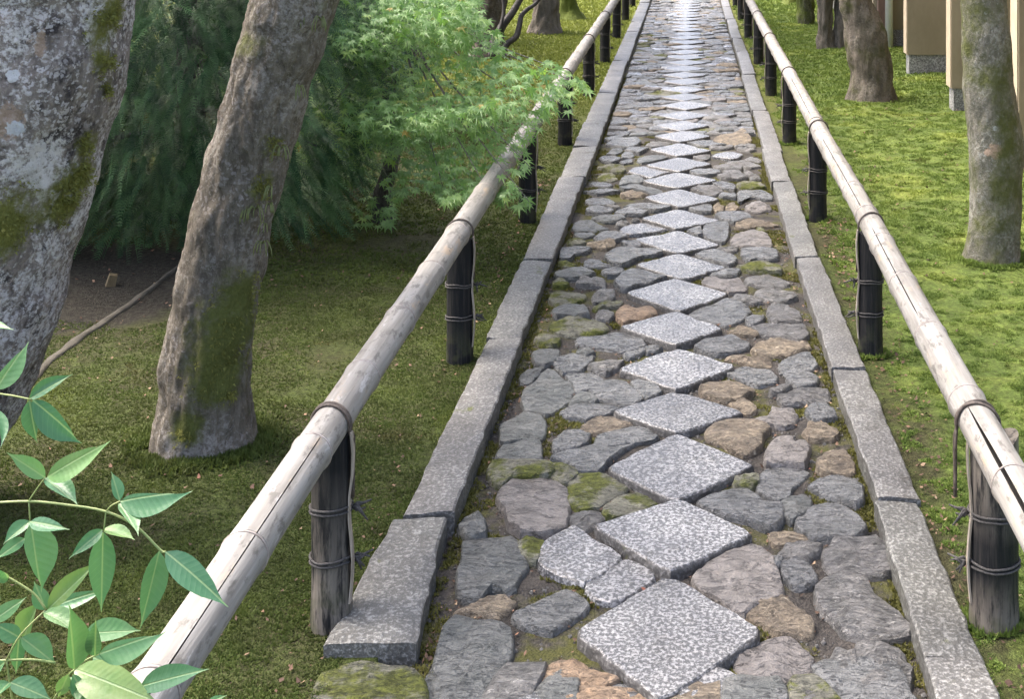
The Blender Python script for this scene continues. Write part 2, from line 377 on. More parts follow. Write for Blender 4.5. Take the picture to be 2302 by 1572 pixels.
# outlines read off the photograph on the ground plane: crop origin, crop scale, then kind and outline
STONES = [
(950, 1180, 4.003, """
g 135,0 140,2 155,14 172,22 179,28 172,33 155,46 144,50 120,42 108,36 106,29 110,15
g 183,29 195,33 207,41 206,47 194,56 175,67 158,66 148,57 150,50 163,36
s 128,54 140,60 148,68 146,73 135,80 117,93 108,91 90,87 82,80 86,75 100,69 120,58
d 50,9 80,9 86,14 93,30 92,38 85,42 82,56 70,58 64,53 58,60 52,66 32,62 33,42 37,30 36,15
m 93,8 105,11 109,16 106,25 102,30 95,29 88,22 87,14
t 32,73 58,65 70,64 84,68 74,74 70,79 50,77 31,77
d 28,83 46,88 65,88 78,94 80,103 78,118 68,128 66,146 60,157 62,175 18,175 18,140 11,125 20,95
o 100,138 115,121 140,118 158,130 176,137 165,141 140,140 130,150 118,147
o 136,144 165,145 185,143 200,147 204,157 200,172 135,172 130,155
g 70,152 82,149 98,151 106,158 104,172 70,172"""),
(1525, 1180, 4.003, """
p 65,19 75,20 83,27 86,34 93,60 88,64 70,69 58,77 45,72 33,64 20,58 14,48 28,35 45,24
t 84,6 98,5 107,6 115,8 114,13 100,15 88,15 84,12
w 92,25 98,17 115,16 128,19 125,24 115,30 102,31
s 93,33 104,32 117,34 123,46 124,49 116,53 104,52 97,45
s 86,29 92,29 92,34 87,34
w 140,14 150,12 168,13 176,10 185,13 188,22 190,30 190,40 175,42 150,43 137,41 132,30 133,21 140,19
w 131,50 145,47 160,48 170,52 176,62 190,72 205,85 210,92 195,97 170,98 158,98 148,94 142,82 130,73 124,60 126,54
t 64,71 75,68 91,62 101,67 108,74 119,83 119,95 112,98 92,95 80,86 70,85 62,78
p 80,100 92,99 104,99 110,108 118,113 119,124 114,134 100,141 80,138 62,134 54,126 53,116 60,110
w 161,108 167,103 182,106 200,115 206,125 208,136 204,148 192,151 178,150 165,144 160,136 163,125
w 142,112 150,113 157,112 158,124 155,135 148,137 141,130 140,120
w 100,146 112,142 125,144 138,152 146,158 146,172 98,172
s 84,150 92,144 97,146 95,172 83,172
g 33,129 45,133 60,142 72,152 85,160 90,176 2,176 2,155 15,140
s 186,157 200,153 212,156 214,172 184,172"""),
(1025, 788, 4.003, """
s 90,5 105,2 124,2 122,8 112,16 103,18 96,19 88,10
d 58,20 66,14 76,12 79,14 74,20 68,27 58,28
d 82,16 90,18 96,24 103,27 106,35 102,44 92,51 82,57 72,53 62,53 59,43 62,33 72,26 77,20
s 98,21 110,18 122,18 133,24 128,29 118,34 107,35 104,27
w 120,13 135,9 150,8 145,14 135,19 124,17
s 121,31 140,26 150,27 155,31 162,36 168,43 160,47 150,48 137,43 127,41 120,35
s 157,28 166,27 178,30 185,37 178,41 170,43 163,37
d 103,44 110,37 118,37 126,41 125,45 112,46 102,48
s 93,54 110,47 130,46 148,49 138,54 118,60 100,59
t 112,68 125,60 140,57 148,61 160,66 152,68 138,71 125,72
d 40,67 52,60 60,54 75,55 80,61 81,70 78,78 62,78 50,82 40,81
d 42,85 62,80 75,81 76,96 60,97 36,95
s 88,82 98,71 110,71 121,75 119,81 110,86 98,90 88,89
s 127,78 140,74 160,69 170,69 181,77 178,80 160,83 148,88 138,96 131,106 112,108 106,101 98,98 82,97 100,92 125,86
m 33,100 50,98 82,101 86,105 86,110 70,113 50,113 44,119 35,115 30,108
m 86,100 95,99 105,104 108,110 102,116 95,117 89,112 88,105
p 50,115 60,116 83,113 94,118 100,125 100,150 98,160 85,163 60,163 48,155 45,140 38,130 42,122
m 104,115 113,110 133,109 143,114 155,121 150,125 137,133 128,139 112,141 103,136 102,124
m 138,136 152,127 165,125 180,134 172,138 150,147 136,150 132,143
w 107,142 120,141 130,143 133,149 124,155 115,160 107,158 105,150
d 8,150 20,146 24,155 26,163 10,166 5,158"""),
(1525, 788, 4.003, """
t 41,6 50,3 65,4 82,4 83,10 80,12 68,13 60,9 52,7
s 92,8 105,2 118,1 122,6 125,13 118,17 108,18 97,21 91,15
s 97,24 108,19 118,18 126,22 124,29 115,31 106,31
s 43,20 55,13 70,14 83,16 89,21 88,27 72,30 62,27 52,23
t 19,34 27,29 45,27 58,29 68,33 66,37 56,42 45,46 32,43 22,40
w 83,36 92,31 100,31 101,33 92,38 84,38
w 89,40 105,35 125,32 134,33 136,41 130,46 115,46 95,47
t 46,47 58,44 65,48 70,54 62,56 52,52
p 83,53 85,49 92,51 103,51 108,56 104,63 96,67 88,66 75,64 69,60 80,57
s 115,54 120,48 133,48 140,54 142,59 132,62 122,61
t 113,72 118,65 130,63 140,67 144,73 138,77 125,77 118,77
t 25,72 38,63 55,62 68,64 83,69 75,77 74,85 68,90 58,92 50,88 38,82 27,80
p 82,88 85,81 96,77 102,77 104,82 112,80 117,87 115,93 113,102 100,100 82,102 78,99 80,92
t 127,99 132,90 140,88 150,90 155,97 158,106 148,110 135,111 126,107
s 75,111 80,105 92,103 118,106 112,114 102,121 100,130 90,133 80,129 72,122
m 52,115 60,111 70,112 71,118 60,121 52,121
s 118,122 130,116 145,114 158,117 164,124 165,134 158,137 140,130 128,126
d 91,138 100,130 112,128 119,133 118,138 110,147 102,152 95,146
s 38,126 50,122 62,123 70,128 74,132 60,130 46,128
s 18,136 35,129 50,133 75,136 93,140 92,150 88,158 80,158 60,150 42,147 28,142
s 110,148 120,139 135,136 150,140 162,150 168,158 160,167 140,168 120,166 110,160 107,154"""),
(1150, 530, 5.903, """
t 100,10 118,6 135,5 137,10 125,15 113,13
m 74,6 93,4 98,8 86,12 75,10
s 146,8 160,6 170,8 172,13 160,14 150,11
s 66,18 84,13 106,16 100,21 85,24 78,30 64,32
s 124,30 125,25 137,16 150,13 165,16 185,17 202,21 190,26 172,27 160,34 145,38 135,36
s 97,33 106,29 118,31 134,38 118,40 97,41
m 62,35 72,34 86,39 80,41 70,41
d 58,48 80,43 95,43 112,50 103,52 86,56 70,56 58,53
s 120,45 130,41 142,40 149,43 147,48 138,51 128,52 121,49
s 138,57 150,48 163,44 178,48 192,52 206,55 190,60 170,64 155,70 145,69 138,63
m 55,62 62,58 70,59 76,64 70,67 56,66
w 88,63 93,56 105,56 115,53 120,55 124,62 123,66 110,65 95,66 87,65
w 112,72 118,69 136,69 136,82 125,83 110,86 107,82
m 52,75 65,72 85,72 98,75 98,80 90,87 75,92 58,92 50,84
d 56,97 72,92 88,93 95,91 100,98 103,104 95,105 75,105 60,107 55,102
m 108,95 122,86 138,85 148,88 144,92 130,92 115,97
w 113,104 118,99 124,98 130,102 136,106 130,110 122,109 114,110
o 140,98 152,90 163,93 180,91 191,96 192,102 180,105 165,111 148,118 145,112 140,108
m 52,115 75,108 95,108 115,112 122,113 128,119 120,124 100,128 75,130 60,127 50,120
s 86,135 92,132 115,132 135,125 155,128 172,135 180,142 165,148 148,151 130,149 105,146 88,143
m 30,135 40,129 55,130 64,135 63,143 52,146 38,142
d 28,153 38,149 55,149 64,154 58,165 45,172 30,168
s 148,157 165,151 176,148 176,153 160,160 152,160
s 178,149 186,146 200,149 190,152 180,154
d 87,152 100,150 110,154 100,158 88,157"""),
(1500, 530, 5.903, """
s 37,23 48,19 60,18 75,21 88,25 92,30 88,36 80,38 65,33 50,28
w 65,17 78,14 94,14 90,18 78,20
s 98,16 110,14 130,15 145,18 147,28 135,30 120,28 108,32 100,24
m 92,40 105,35 125,34 145,38 153,44 150,48 130,47 110,45
s 57,50 68,43 85,43 97,45 92,50 80,52 65,51
p 45,60 52,53 65,53 85,55 95,54 100,60 107,65 104,72 92,74 82,74 72,70 58,66
w 102,56 110,49 130,48 148,50 157,57 162,63 150,66 130,66 115,64 105,61
w 83,82 95,76 103,77 115,82 127,86 115,88 100,88 88,85
w 115,77 120,71 135,68 150,70 170,72 172,78 160,84 145,86 128,83
s 27,102 45,93 60,90 78,83 95,86 106,92 112,100 104,105 92,113 78,118 62,112 45,108
w 134,92 140,87 155,90 168,94 176,102 179,110 170,112 150,111 138,112 134,104
s 105,107 115,104 130,106 125,111 112,117 106,113
w 111,118 125,115 150,114 180,114 184,120 187,130 175,136 155,132 130,130 122,127 118,122
t 82,124 92,119 105,118 117,122 120,129 114,131 100,130 88,128
s 36,146 50,138 70,134 85,131 98,136 110,143 106,148 92,152 80,156 60,156 48,152
t 112,150 125,141 138,134 150,136 165,137 185,140 190,146 178,151 160,156 140,157 118,156"""),
(1240, 300, 6.771, """
s 80,8 95,3 108,0 112,2 104,7 88,11
s 82,16 98,8 115,7 130,7 136,12 128,18 115,20 95,18
w 143,18 150,11 165,9 182,13 170,17 152,19
s 112,25 120,20 148,20 142,25 133,29 122,26
d 83,30 92,23 105,22 108,26 98,31
s 107,31 112,27 122,28 126,33 115,35 107,36
s 72,36 80,33 95,33 105,36 103,40 92,44 80,42
s 104,41 112,38 123,38 122,42 110,45
d 130,40 132,35 145,32 160,31 178,35 165,38 150,41 135,43
m 70,52 85,48 105,47 112,53 108,58 95,57 80,54
m 70,64 78,57 92,57 98,64 101,68 92,71 75,69
g 117,57 125,51 140,50 160,52 183,57 168,60 150,66 138,62 125,59
d 103,75 106,68 115,62 128,61 145,70 133,73 118,74 104,77
d 104,79 115,76 133,75 150,79 170,87 155,90 140,88 125,83 110,84
s 57,75 62,71 80,72 93,76 85,80 70,79
s 48,86 65,83 85,82 105,85 95,88 80,89 70,90
t 105,90 112,86 122,84 134,90 148,90 138,93 122,96 108,95
s 52,99 60,95 75,94 87,96 98,104 82,107 65,108 53,104
w 78,110 92,108 104,112 95,113
s 110,110 120,105 140,104 160,106 182,111 165,116 150,116 138,112 125,110
s 55,113 70,110 82,112 95,117 85,120 70,121 52,118
s 95,121 110,114 120,112 140,116 147,118 138,123 118,123
d 60,127 80,124 105,124 113,128 98,133 80,133
w 99,137 105,134 113,132 118,136 108,140 100,142
w 122,131 132,130 133,132 124,133
d 32,142 35,134 45,131 60,132 75,138 88,142 75,145 50,148 35,147
g 104,145 118,137 135,134 152,136 168,140 175,144 160,147 140,152 120,154 108,151
s 65,158 72,152 85,148 98,151 107,151 115,157 100,162 75,164
d 33,153 45,150 60,149 66,151 60,155 45,158"""),
(1480, 300, 6.771, """
s 38,12 60,9 75,9 82,9 85,14 106,14 85,17 65,18 48,14
t 84,7 92,1 105,0 130,-6 138,1 142,9 135,13 118,15 107,13 95,11
w 78,19 95,17 113,17 113,20 95,22 82,22
w 117,16 130,14 145,14 148,18 130,19 118,19
w 120,21 135,20 150,22 140,25 126,24
g 81,34 92,27 105,24 120,27 129,30 120,38 110,39 95,36
w 53,35 62,31 79,30 78,36 72,39 60,37
w 131,37 140,34 155,36 156,42 145,42
w 101,43 115,40 130,39 148,45 157,49 140,51 125,48 112,46
w 85,50 95,47 115,48 128,50 125,54 108,55 92,54
s 48,57 60,54 80,54 95,56 92,60 75,63 60,63
w 98,58 110,56 125,58 127,62 137,66 122,68 105,69 95,68 90,64 102,62
w 130,57 140,58 155,63 142,63 133,62
w 140,67 150,66 156,69 150,71 141,71
s 80,74 95,73 112,75 118,81 115,86 100,82 88,79
m 119,76 130,71 150,74 163,78 160,81 135,81 122,80
w 50,84 60,80 80,80 95,84 97,88 88,92 75,92 62,87
s 93,93 98,88 110,90 118,92 118,97 112,97 98,96
s 121,88 130,84 150,83 165,86 174,91 173,98 160,98 145,94 135,96 128,102 122,103 121,96
t 85,107 92,104 100,110 99,115 88,117 83,112
t 103,112 108,105 115,105 123,112 118,117 106,117
p 133,110 142,105 155,104 170,108 170,115 155,117 140,116 133,114
s 46,113 60,108 75,107 81,108 81,118 70,119 58,117
s 86,124 95,120 115,119 135,120 143,126 130,129 115,134 100,130
t 118,138 128,131 140,129 160,128 168,134 185,136 170,140 150,140 135,144 120,143
s 67,148 72,139 90,135 105,134 107,140 106,158 100,166 85,164 70,156
s 44,148 55,144 65,141 65,147 68,153 60,154
p 111,158 125,150 140,146 155,149 165,152 170,160 173,169 150,170 125,168 112,166
m 150,143 158,143 163,147 155,147"""),
]
sid = 0
stone_objs = 0
for (ox, oy, s, txt) in STONES:
    for ln in txt.strip().splitlines():
        k, *pts = ln.split()
        poly = []
        for p in pts:
            a, b = p.split(','); poly.append(gp(ox+float(a)*10/s, oy+float(b)*10/s))
        sid += 1
        rk = {'g': .5, 's': .8, 't': 1.5, 'w': 1.5, 'm': 1.3, 'p': 1.2, 'd': 1.0, 'o': 1.3}[k]
        v, f = stone_mesh(poly, sid, random.uniform(-.006, .006), .004 if k in 'sdg' else .006, rk, dome=.001 if k in 'sg' else .004)
        link('paving_stone', mesh('paving_stone', v, f, sharp=34), PATH, M[KIND[k]]); stone_objs += 1
# diamond slabs: left, top, right, bottom corners
DIA = [(1293, 1418, 1505, 1292, 1713, 1416, 1490, 1572), (1336, 1182, 1523, 1121, 1692, 1199, 1508, 1284), (1363, 1048, 1520, 970, 1695, 1043, 1520, 1121),
       (1376, 922, 1522, 876, 1674, 924, 1523, 970), (1387, 826, 1521, 778, 1657, 820, 1520, 873), (1391, 734, 1520, 699, 1625, 738, 1520, 775),
       (1406, 655, 1517, 622, 1640, 658, 1527, 697), (1428, 592, 1525, 566, 1634, 598, 1535, 625), (1424, 535, 1525, 515, 1620, 548, 1518, 566),
       (1441, 488, 1525, 468, 1620, 494, 1520, 512), (1446, 443, 1527, 424, 1619, 447, 1528, 465), (1443, 406, 1523, 386, 1614, 404, 1523, 422),
       (1451, 370, 1527, 352, 1601, 367, 1525, 385), (1460, 335, 1527, 321, 1600, 338, 1525, 351)]
dia = []
for d in DIA: dia.append([gp(d[i], d[i+1], .01) for i in (0, 2, 4, 6)])
PITCH = .383
far_c = [7.66+PITCH*(k+1) for k in range(34)]
for cy in far_c+[2.02, 1.63, 1.24]:
    cx = -.035+random.uniform(-.012, .012); a = .19*random.uniform(.92, 1.02); b = .185; j = lambda: random.uniform(-.01, .01)
    dia.append([(cx-a, cy+j()), (cx+j(), cy+b), (cx+a, cy+j()), (cx+j(), cy-b)])
for d in dia:
    sid += 1; cx = sum(p[0] for p in d)/4; cy = sum(p[1] for p in d)/4
    v, f = stone_mesh([(cx+(x-cx)*.99, cy+(y-cy)*.99) for x, y in d], sid, .007+random.uniform(-.003, .003), .0035, 1.1, 36, True, .0008)
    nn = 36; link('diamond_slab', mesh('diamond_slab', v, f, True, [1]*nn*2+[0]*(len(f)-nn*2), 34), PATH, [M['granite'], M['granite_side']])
# the stones farther on (and just behind the viewer): cells packed between kerbs and slabs
def clip(poly, px, py, nx_, ny_):
    out = []
    for i in range(len(poly)):
        a, b = poly[i], poly[(i+1) % len(poly)]
        da = (a[0]-px)*nx_+(a[1]-py)*ny_; db = (b[0]-px)*nx_+(b[1]-py)*ny_
        if da <= 0: out.append(a)
        if (da < 0) != (db < 0): t = da/(da-db); out.append((a[0]+(b[0]-a[0])*t, a[1]+(b[1]-a[1])*t))
    return out
def outside_edge(d, x, y):
    best = (-9,)
    cx = sum(p[0] for p in d)/4; cy = sum(p[1] for p in d)/4
    for i in range(4):
        a, b = d[i], d[(i+1) % 4]; ex, ey = b[0]-a[0], b[1]-a[1]; L = math.hypot(ex, ey); n_ = (-ey/L, ex/L)
        if (cx-a[0])*n_[0]+(cy-a[1])*n_[1] > 0: n_ = (-n_[0], -n_[1])
        dd = (x-a[0])*n_[0]+(y-a[1])*n_[1]
        if dd > best[0]: best = (dd, a, n_)
    return best
seeds = []
for (y0, y1) in ((1.0, 2.40), (8.12, 20.5)):
    y = y0
    while y < y1:
        x = -.50+random.uniform(0, .08)
        while x < .43:
            sx = x+random.uniform(-.035, .035); sy = y+random.uniform(-.04, .04)
            if all(outside_edge(d, sx, sy)[0] > .018 for d in dia if abs(sum(p[1] for p in d)/4-sy) < .5): seeds.append((sx, sy))
            x += random.uniform(.10, .16)
        y += .105
cells = []
for (sx, sy) in seeds:
    P = [(-.52, sy-.2), (.42, sy-.2), (.42, sy+.2), (-.52, sy+.2)]
    P = clip(P, sx-.15, sy, -1, 0); P = clip(P, sx+.15, sy, 1, 0)
    for (ax, ay) in seeds:
        if (ax, ay) != (sx, sy) and abs(ax-sx) < .35 and abs(ay-sy) < .35:
            dx, dy = ax-sx, ay-sy; L = math.hypot(dx, dy); P = clip(P, (ax+sx)/2-dx/L*.004, (ay+sy)/2-dy/L*.004, dx/L, dy/L)
            if len(P) < 3: break
    if len(P) < 3: continue
    for d in dia:
        if abs(sum(p[1] for p in d)/4-sy) < .6:
            dd, a, n_ = outside_edge(d, sx, sy); P = clip(P, a[0]+n_[0]*.006, a[1]+n_[1]*.006, -n_[0], -n_[1])
    for lim, cond in ((8.17, sy > 8),):
        if cond: P = clip(P, 0, lim, 0, -1)
    if len(P) >= 3:
        ar = abs(sum(P[i][0]*P[(i+1) % len(P)][1]-P[(i+1) % len(P)][0]*P[i][1] for i in range(len(P))))/2
        if ar > .0015: cells.append((sy, P))
cells.sort(key=lambda c: (c[0] < 5, c[0]))
rest = {}
for (sy, P) in cells:
    sid += 1; k = random.choices('sdtpwgm', (32, 12, 12, 6, 26, 5, 7))[0]
    nn = 18 if sy < 12 else 12
    v, f = stone_mesh(P, sid, random.uniform(-.010, .010), .007, 1.0, nn, dome=.003)
    if stone_objs < 290 and sy > 5:
        link('paving_stone', mesh('paving_stone', v, f, sharp=34), PATH, M[KIND[k]]); stone_objs += 1
    else:
        rest.setdefault(k, []).append((v, f))
V = []; Fc = []; mi = []; mats = []
for k, ps in rest.items():
    v, f = merge(ps); o = len(V); V += v; Fc += [tuple(i+o for i in q) for q in f]; mi += [len(mats)]*len(f); mats.append(M[KIND[k]])
tag(link('far_paving_stones', mesh('far_paving_stones', V, Fc, True, mi, 34), PATH, mats), kind='stuff')

# ------------------------------------------------------------------ kerbs
def kerb_stone(x0a, x1a, x0b, x1b, ya, yb, top, seed, rough=1.0):
    n = max(4, int((yb-ya)/.035)); v = []; f = []
    tilt = random.uniform(-.01, .01); dz = random.uniform(-.006, .006)
    prof = [(0, -.13), (0, -.03), (0, -.004), (.04, 0), (.36, .001), (.68, .001), (.96, 0), (1, -.004), (1, -.03), (1, -.13)]; m = len(prof)
    for i in range(n+1):
        t = i/n; y = ya+(yb-ya)*t; x0 = x0a+(x0b-x0a)*t; x1 = x1a+(x1b-x1a)*t
        e = .003 if i in (0, n) else 0
        for (u, z) in prof:
            side = -1 if u < .1 else (1 if u > .9 else 0)
            jit = (nz(y*14, seed, side*3.3)*.0055+nz(y*45, seed, side*5.1)*.004)*rough
            edge = 1 if z == 0 else 0
            x = x0+(x1-x0)*u+(jit if side else (jit*.0 if edge else 0))
            zz = top+dz+z+tilt*(u-.5)-(e if z > -.02 else 0)+(nz(x*20, y*20, seed)*.004+nz(x*55, y*55, seed)*.002)*rough*(1 if z > -.02 else 0)
            v.append((x, y+(nz(x*40, i, seed)*.004 if i in (0, n) else 0), zz))
    for i in range(n):
        for k in range(m-1): f.append((i*m+k, (i+1)*m+k, (i+1)*m+k+1, i*m+k+1))
    f.append(tuple(range(m))); f.append(tuple(range(n*m, (n+1)*m))[::-1])
    return v, f
def kerb_bed(x0, x1):
    v, f = box(x0, x1, .4, 40, -.14, -.07); return mesh('kerb_bedding', v, f, False)
def lerpt(T, y):
    if y <= T[0][0]: return T[0][1:]
    for a, b in zip(T, T[1:]):
        if y <= b[0]:
            t = (y-a[0])/(b[0]-a[0]); return tuple(p+(q-p)*t for p, q in zip(a[1:], b[1:]))
    return T[-1][1:]
def build_kerb(label, joints, T, top):
    x0, x1 = T[0][1:]
    root = tag(link('kerb', kerb_bed(min(x0, x1)+.02, max(x0, x1)-.02), None, M['soil']), label, 'kerb', kind='structure')
    for ya, yb in zip(joints, joints[1:]):
        a = lerpt(T, ya+.02); b = lerpt(T, yb-.02); s = random.uniform(0, 99); o = random.uniform(-.008, .008)
        v, f = kerb_stone(a[0]+o, a[1]+o, b[0]+o, b[1]+o, ya+.005, yb-.005, top, s)
        link('kerb_stone', mesh('kerb_stone', v, f, sharp=36), root, M['kerb'])
    return root
JL = [3.13, 4.36, 5.29, 6.80, 7.6, 8.4, 9.6, 10.75, 11.4]; JR = [2.42-.5, 2.55, 3.21, 3.61, 4.09, 5.32, 6.69, 7.53, 8.9, 10.6]
y = 11.4
while y < 29: y += random.uniform(.8, 1.5); JL.append(y)
y = 10.6
while y < 29: y += random.uniform(.9, 1.6); JR.append(y)
kl = build_kerb('row of long grey granite kerb stones beside the dark shaded moss', JL, [(3.1, -.698, -.576), (4.4, -.682, -.566), (5.4, -.676, -.555), (7.6, -.684, -.545), (11, -.68, -.55), (20, -.66, -.53)], .032)
v, f = kerb_stone(-.735, -.552, -.715, -.590, 2.60, 3.118, .034, 4.4, 1.3)
link('kerb_stone', mesh('kerb_stone', v, f, sharp=36), kl, M['kerb'])
v, f = kerb_stone(-.735, -.55, -.73, -.55, 1.2, 2.0, .02, 8.4, 1.3)
link('kerb_stone', mesh('kerb_stone', v, f, sharp=36), kl, M['kerb'])
P = [gp(x, y) for x, y in ((690, 1570), (740, 1505), (800, 1492), (900, 1500), (950, 1530), (960, 1600), (940, 1700), (690, 1700))]
v, f = stone_mesh(P, 991, .004, .010, 1.5, 30, dome=.003); link('mossy_stone', mesh('mossy_stone', v, f), kl, M['mossy'])
build_kerb('row of rough edged granite kerb stones beside the bright green moss', JR, [(2.0, .472, .588), (2.6, .470, .586), (3.3, .466, .572), (4.1, .445, .55), (5.3, .432, .53), (7.5, .43, .535), (20, .44, .535)], .030)

# ------------------------------------------------------------------ moss tufts, litter
def inside_any(P, polys, grow=0.0):
    ins = np.zeros(len(P), bool)
    for q in polys:
        lo = q.min(0)-grow; hi = q.max(0)+grow
        idx = np.where((P[:, 0] > lo[0]) & (P[:, 0] < hi[0]) & (P[:, 1] > lo[1]) & (P[:, 1] < hi[1]))[0]
        if not len(idx): continue
        x, y = P[idx, 0], P[idx, 1]; c = np.zeros(len(idx), bool)
        qq = q if not grow else q+(q-q.mean(0))/np.maximum(1e-6, np.linalg.norm(q-q.mean(0), axis=1, keepdims=True))*grow
        for i in range(len(qq)):
            a, b = qq[i], qq[i-1]
            c ^= ((a[1] > y) != (b[1] > y)) & (x < (b[0]-a[0])*(y-a[1])/(b[1]-a[1]+1e-12)+a[0])
        ins[idx] |= c
    return ins
def tufts(P, h, wd, blades=4, spread=.8, N=None):
    """little blades round each point: P (n,3), h and wd (n,)"""
    n = len(P); B = np.repeat(np.arange(n), blades); m = len(B)
    a = RNG.uniform(0, 2*np.pi, m); t = RNG.uniform(.1, spread, m); hh = h[B]*RNG.uniform(.6, 1.2, m); ww = wd[B]*RNG.uniform(.6, 1.3, m)
    up = np.tile([0, 0, 1.0], (m, 1)) if N is None else N[B]
    rnd = RNG.normal(size=(m, 3)); e1 = np.cross(up, rnd); e1 /= np.linalg.norm(e1, axis=1, keepdims=True)
    e2 = np.cross(up, e1)
    d = up*np.cos(t)[:, None]+e1*np.sin(t)[:, None]
    base = P[B]+e1*(ww*.6)[:, None]
    V = np.empty((m, 3, 3)); V[:, 0] = base-e2*(ww*.5)[:, None]; V[:, 1] = base+e2*(ww*.5)[:, None]; V[:, 2] = base+d*hh[:, None]
    return V.reshape(-1, 3), np.arange(m*3).reshape(-1, 3)
def ghv(P): return np.array([gh(x, y) for x, y in P])
def npn(P, sc, seed): return np.array([nz(x*sc, y*sc, seed) for x, y in P])
def scatter(n, x0, x1, y0, y1): return np.column_stack([RNG.uniform(x0, x1, n), RNG.uniform(y0, y1, n)])

# right: thick bright moss
parts = []
for (n, y0, y1, h, wd) in ((110000, 2.2, 5.2, .0075, .0048), (70000, 5.2, 9.0, .011, .0085), (26000, 9.0, 16, .020, .018), (9000, 16, 26, .035, .04)):
    Y = RNG.uniform(y0, y1, n); x1 = .26*Y+.55; X = .56+(np.minimum(x1, 2.55)-.56)*RNG.uniform(0, 1, n); P = np.column_stack([X, Y])
    edge = .60+.09*npn(P, 4, 2)+.05*npn(P, 17, 9)
    keep = (P[:, 0] > edge) & (npn(P, 5, 7)+.4*npn(P, 21, 1) > -.95+.35*RNG.uniform(0, 1, n))
    P = P[keep]; lump = 1+.8*npn(P, 12, 3)
    Z = ghv(P)+.011*npn(P, 11, 5)+.008*npn(P, 27, 5)+.004*npn(P, 60, 5)-.004
    parts.append(tufts(np.column_stack([P, Z]), h*lump.clip(.4, 2), np.full(len(P), wd), 5, 1.5))
V = np.concatenate([p[0] for p in parts]); o = np.cumsum([0]+[len(p[0]) for p in parts]); Fc = np.concatenate([p[1]+o[i] for i, p in enumerate(parts)])
tag(link('moss', npmesh('moss', V, Fc), None, M['moss_r']), 'thick bright yellow green moss carpet beside the ochre wall', 'moss', kind='stuff')
# left: low dark moss, thinning to litter
parts = []
for (n, y0, y1, h, wd) in ((110000, 2.0, 5.0, .0055, .0040), (60000, 5.0, 9.5, .009, .0075), (26000, 9.5, 16, .024, .018), (9000, 16, 26, .035, .04)):
    Y = RNG.uniform(y0, y1, n); x1 = -.55*Y-.2; X = -.70+(np.maximum(x1, -5)+.70)*RNG.uniform(0, 1, n)**1.15; P = np.column_stack([X, Y])
    keep = npn(P, 2.2, 6)+.7*npn(P, 8, 1) > -.85+.75*RNG.uniform(0, 1, n)-(.5 if y0 > 9 else 0)
    keep &= ~((np.hypot(P[:, 0]+2.35, P[:, 1]-5.0) < .55+.2*npn(P, 6, 2)))
    P = P[keep]; lump = 1+.6*npn(P, 12, 3)
    parts.append(tufts(np.column_stack([P, ghv(P)]), h*lump.clip(.4, 2), np.full(len(P), wd), 4, 1.2))
V = np.concatenate([p[0] for p in parts]); o = np.cumsum([0]+[len(p[0]) for p in parts]); Fc = np.concatenate([p[1]+o[i] for i, p in enumerate(parts)])
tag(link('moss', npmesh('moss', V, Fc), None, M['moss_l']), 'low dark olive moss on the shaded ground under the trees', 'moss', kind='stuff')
# between the path stones, thickest along the kerbs
P = scatter(150000, -.575, .47, 2.2, 11)
e = np.minimum(P[:, 0]+.575, .47-P[:, 0]); pr = .26+.75*np.exp(-e/.07)
keep = (npn(P, 4, 3)+.6*npn(P, 13, 4) > .62-1.0*pr) & ~inside_any(P, POLYS, -.012)
P = P[keep]; Z = np.array([bedz(x, y) for x, y in P])
V, Fc = tufts(np.column_stack([P, Z]), .009*(1+.5*npn(P, 15, 3)), np.full(len(P), .005), 4, 1.2)
tag(link('joint_moss', npmesh('joint_moss', V, Fc), PATH, M['moss_p']), kind='stuff')
print('moss', len(V))
def collar(cx, cy, r, n, mat, label):
    a = RNG.uniform(0, 6.28, n); q = r*(1.0+.5*np.abs(RNG.normal(0, .35, n))); P = np.column_stack([cx+np.cos(a)*q, cy+np.sin(a)*q])
    P = P[npn(P, 8, 5) > -.25]
    v_, f_ = tufts(np.column_stack([P, ghv(P)+.002]), np.full(len(P), .017), np.full(len(P), .006), 4, 1.1)
    return v_, f_
cl = [collar(-1.36, 3.62, .135, 1500, 0, 0), collar(-1.36, 3.62, .17, 900, 0, 0)]
v_ = np.concatenate([c[0] for c in cl]); f_ = np.concatenate([cl[0][1], cl[1][1]+len(cl[0][0])])
tag(link('moss', npmesh('moss', v_, f_), None, M['moss_l']), 'ring of dark moss round the foot of the leaning grey brown trunk', 'moss', kind='stuff')
cl = [collar(1.237, 5.32, .125, 900, 0, 0), collar(1.31, 9.35, .21, 900, 0, 0)]+[collar(x_, y_, .048, 260, 0, 0) for x_, y_ in ((.637, 2.70), (.60, 4.28), (.598, 6.0), (.605, 7.8))]
o_ = np.cumsum([0]+[len(c[0]) for c in cl]); v_ = np.concatenate([c[0] for c in cl]); f_ = np.concatenate([c[1]+o_[i] for i, c in enumerate(cl)])
tag(link('moss', npmesh('moss', v_, f_), None, M['moss_r']), 'rings of bright moss round the feet of posts and trunks near the ochre wall', 'moss', kind='stuff')
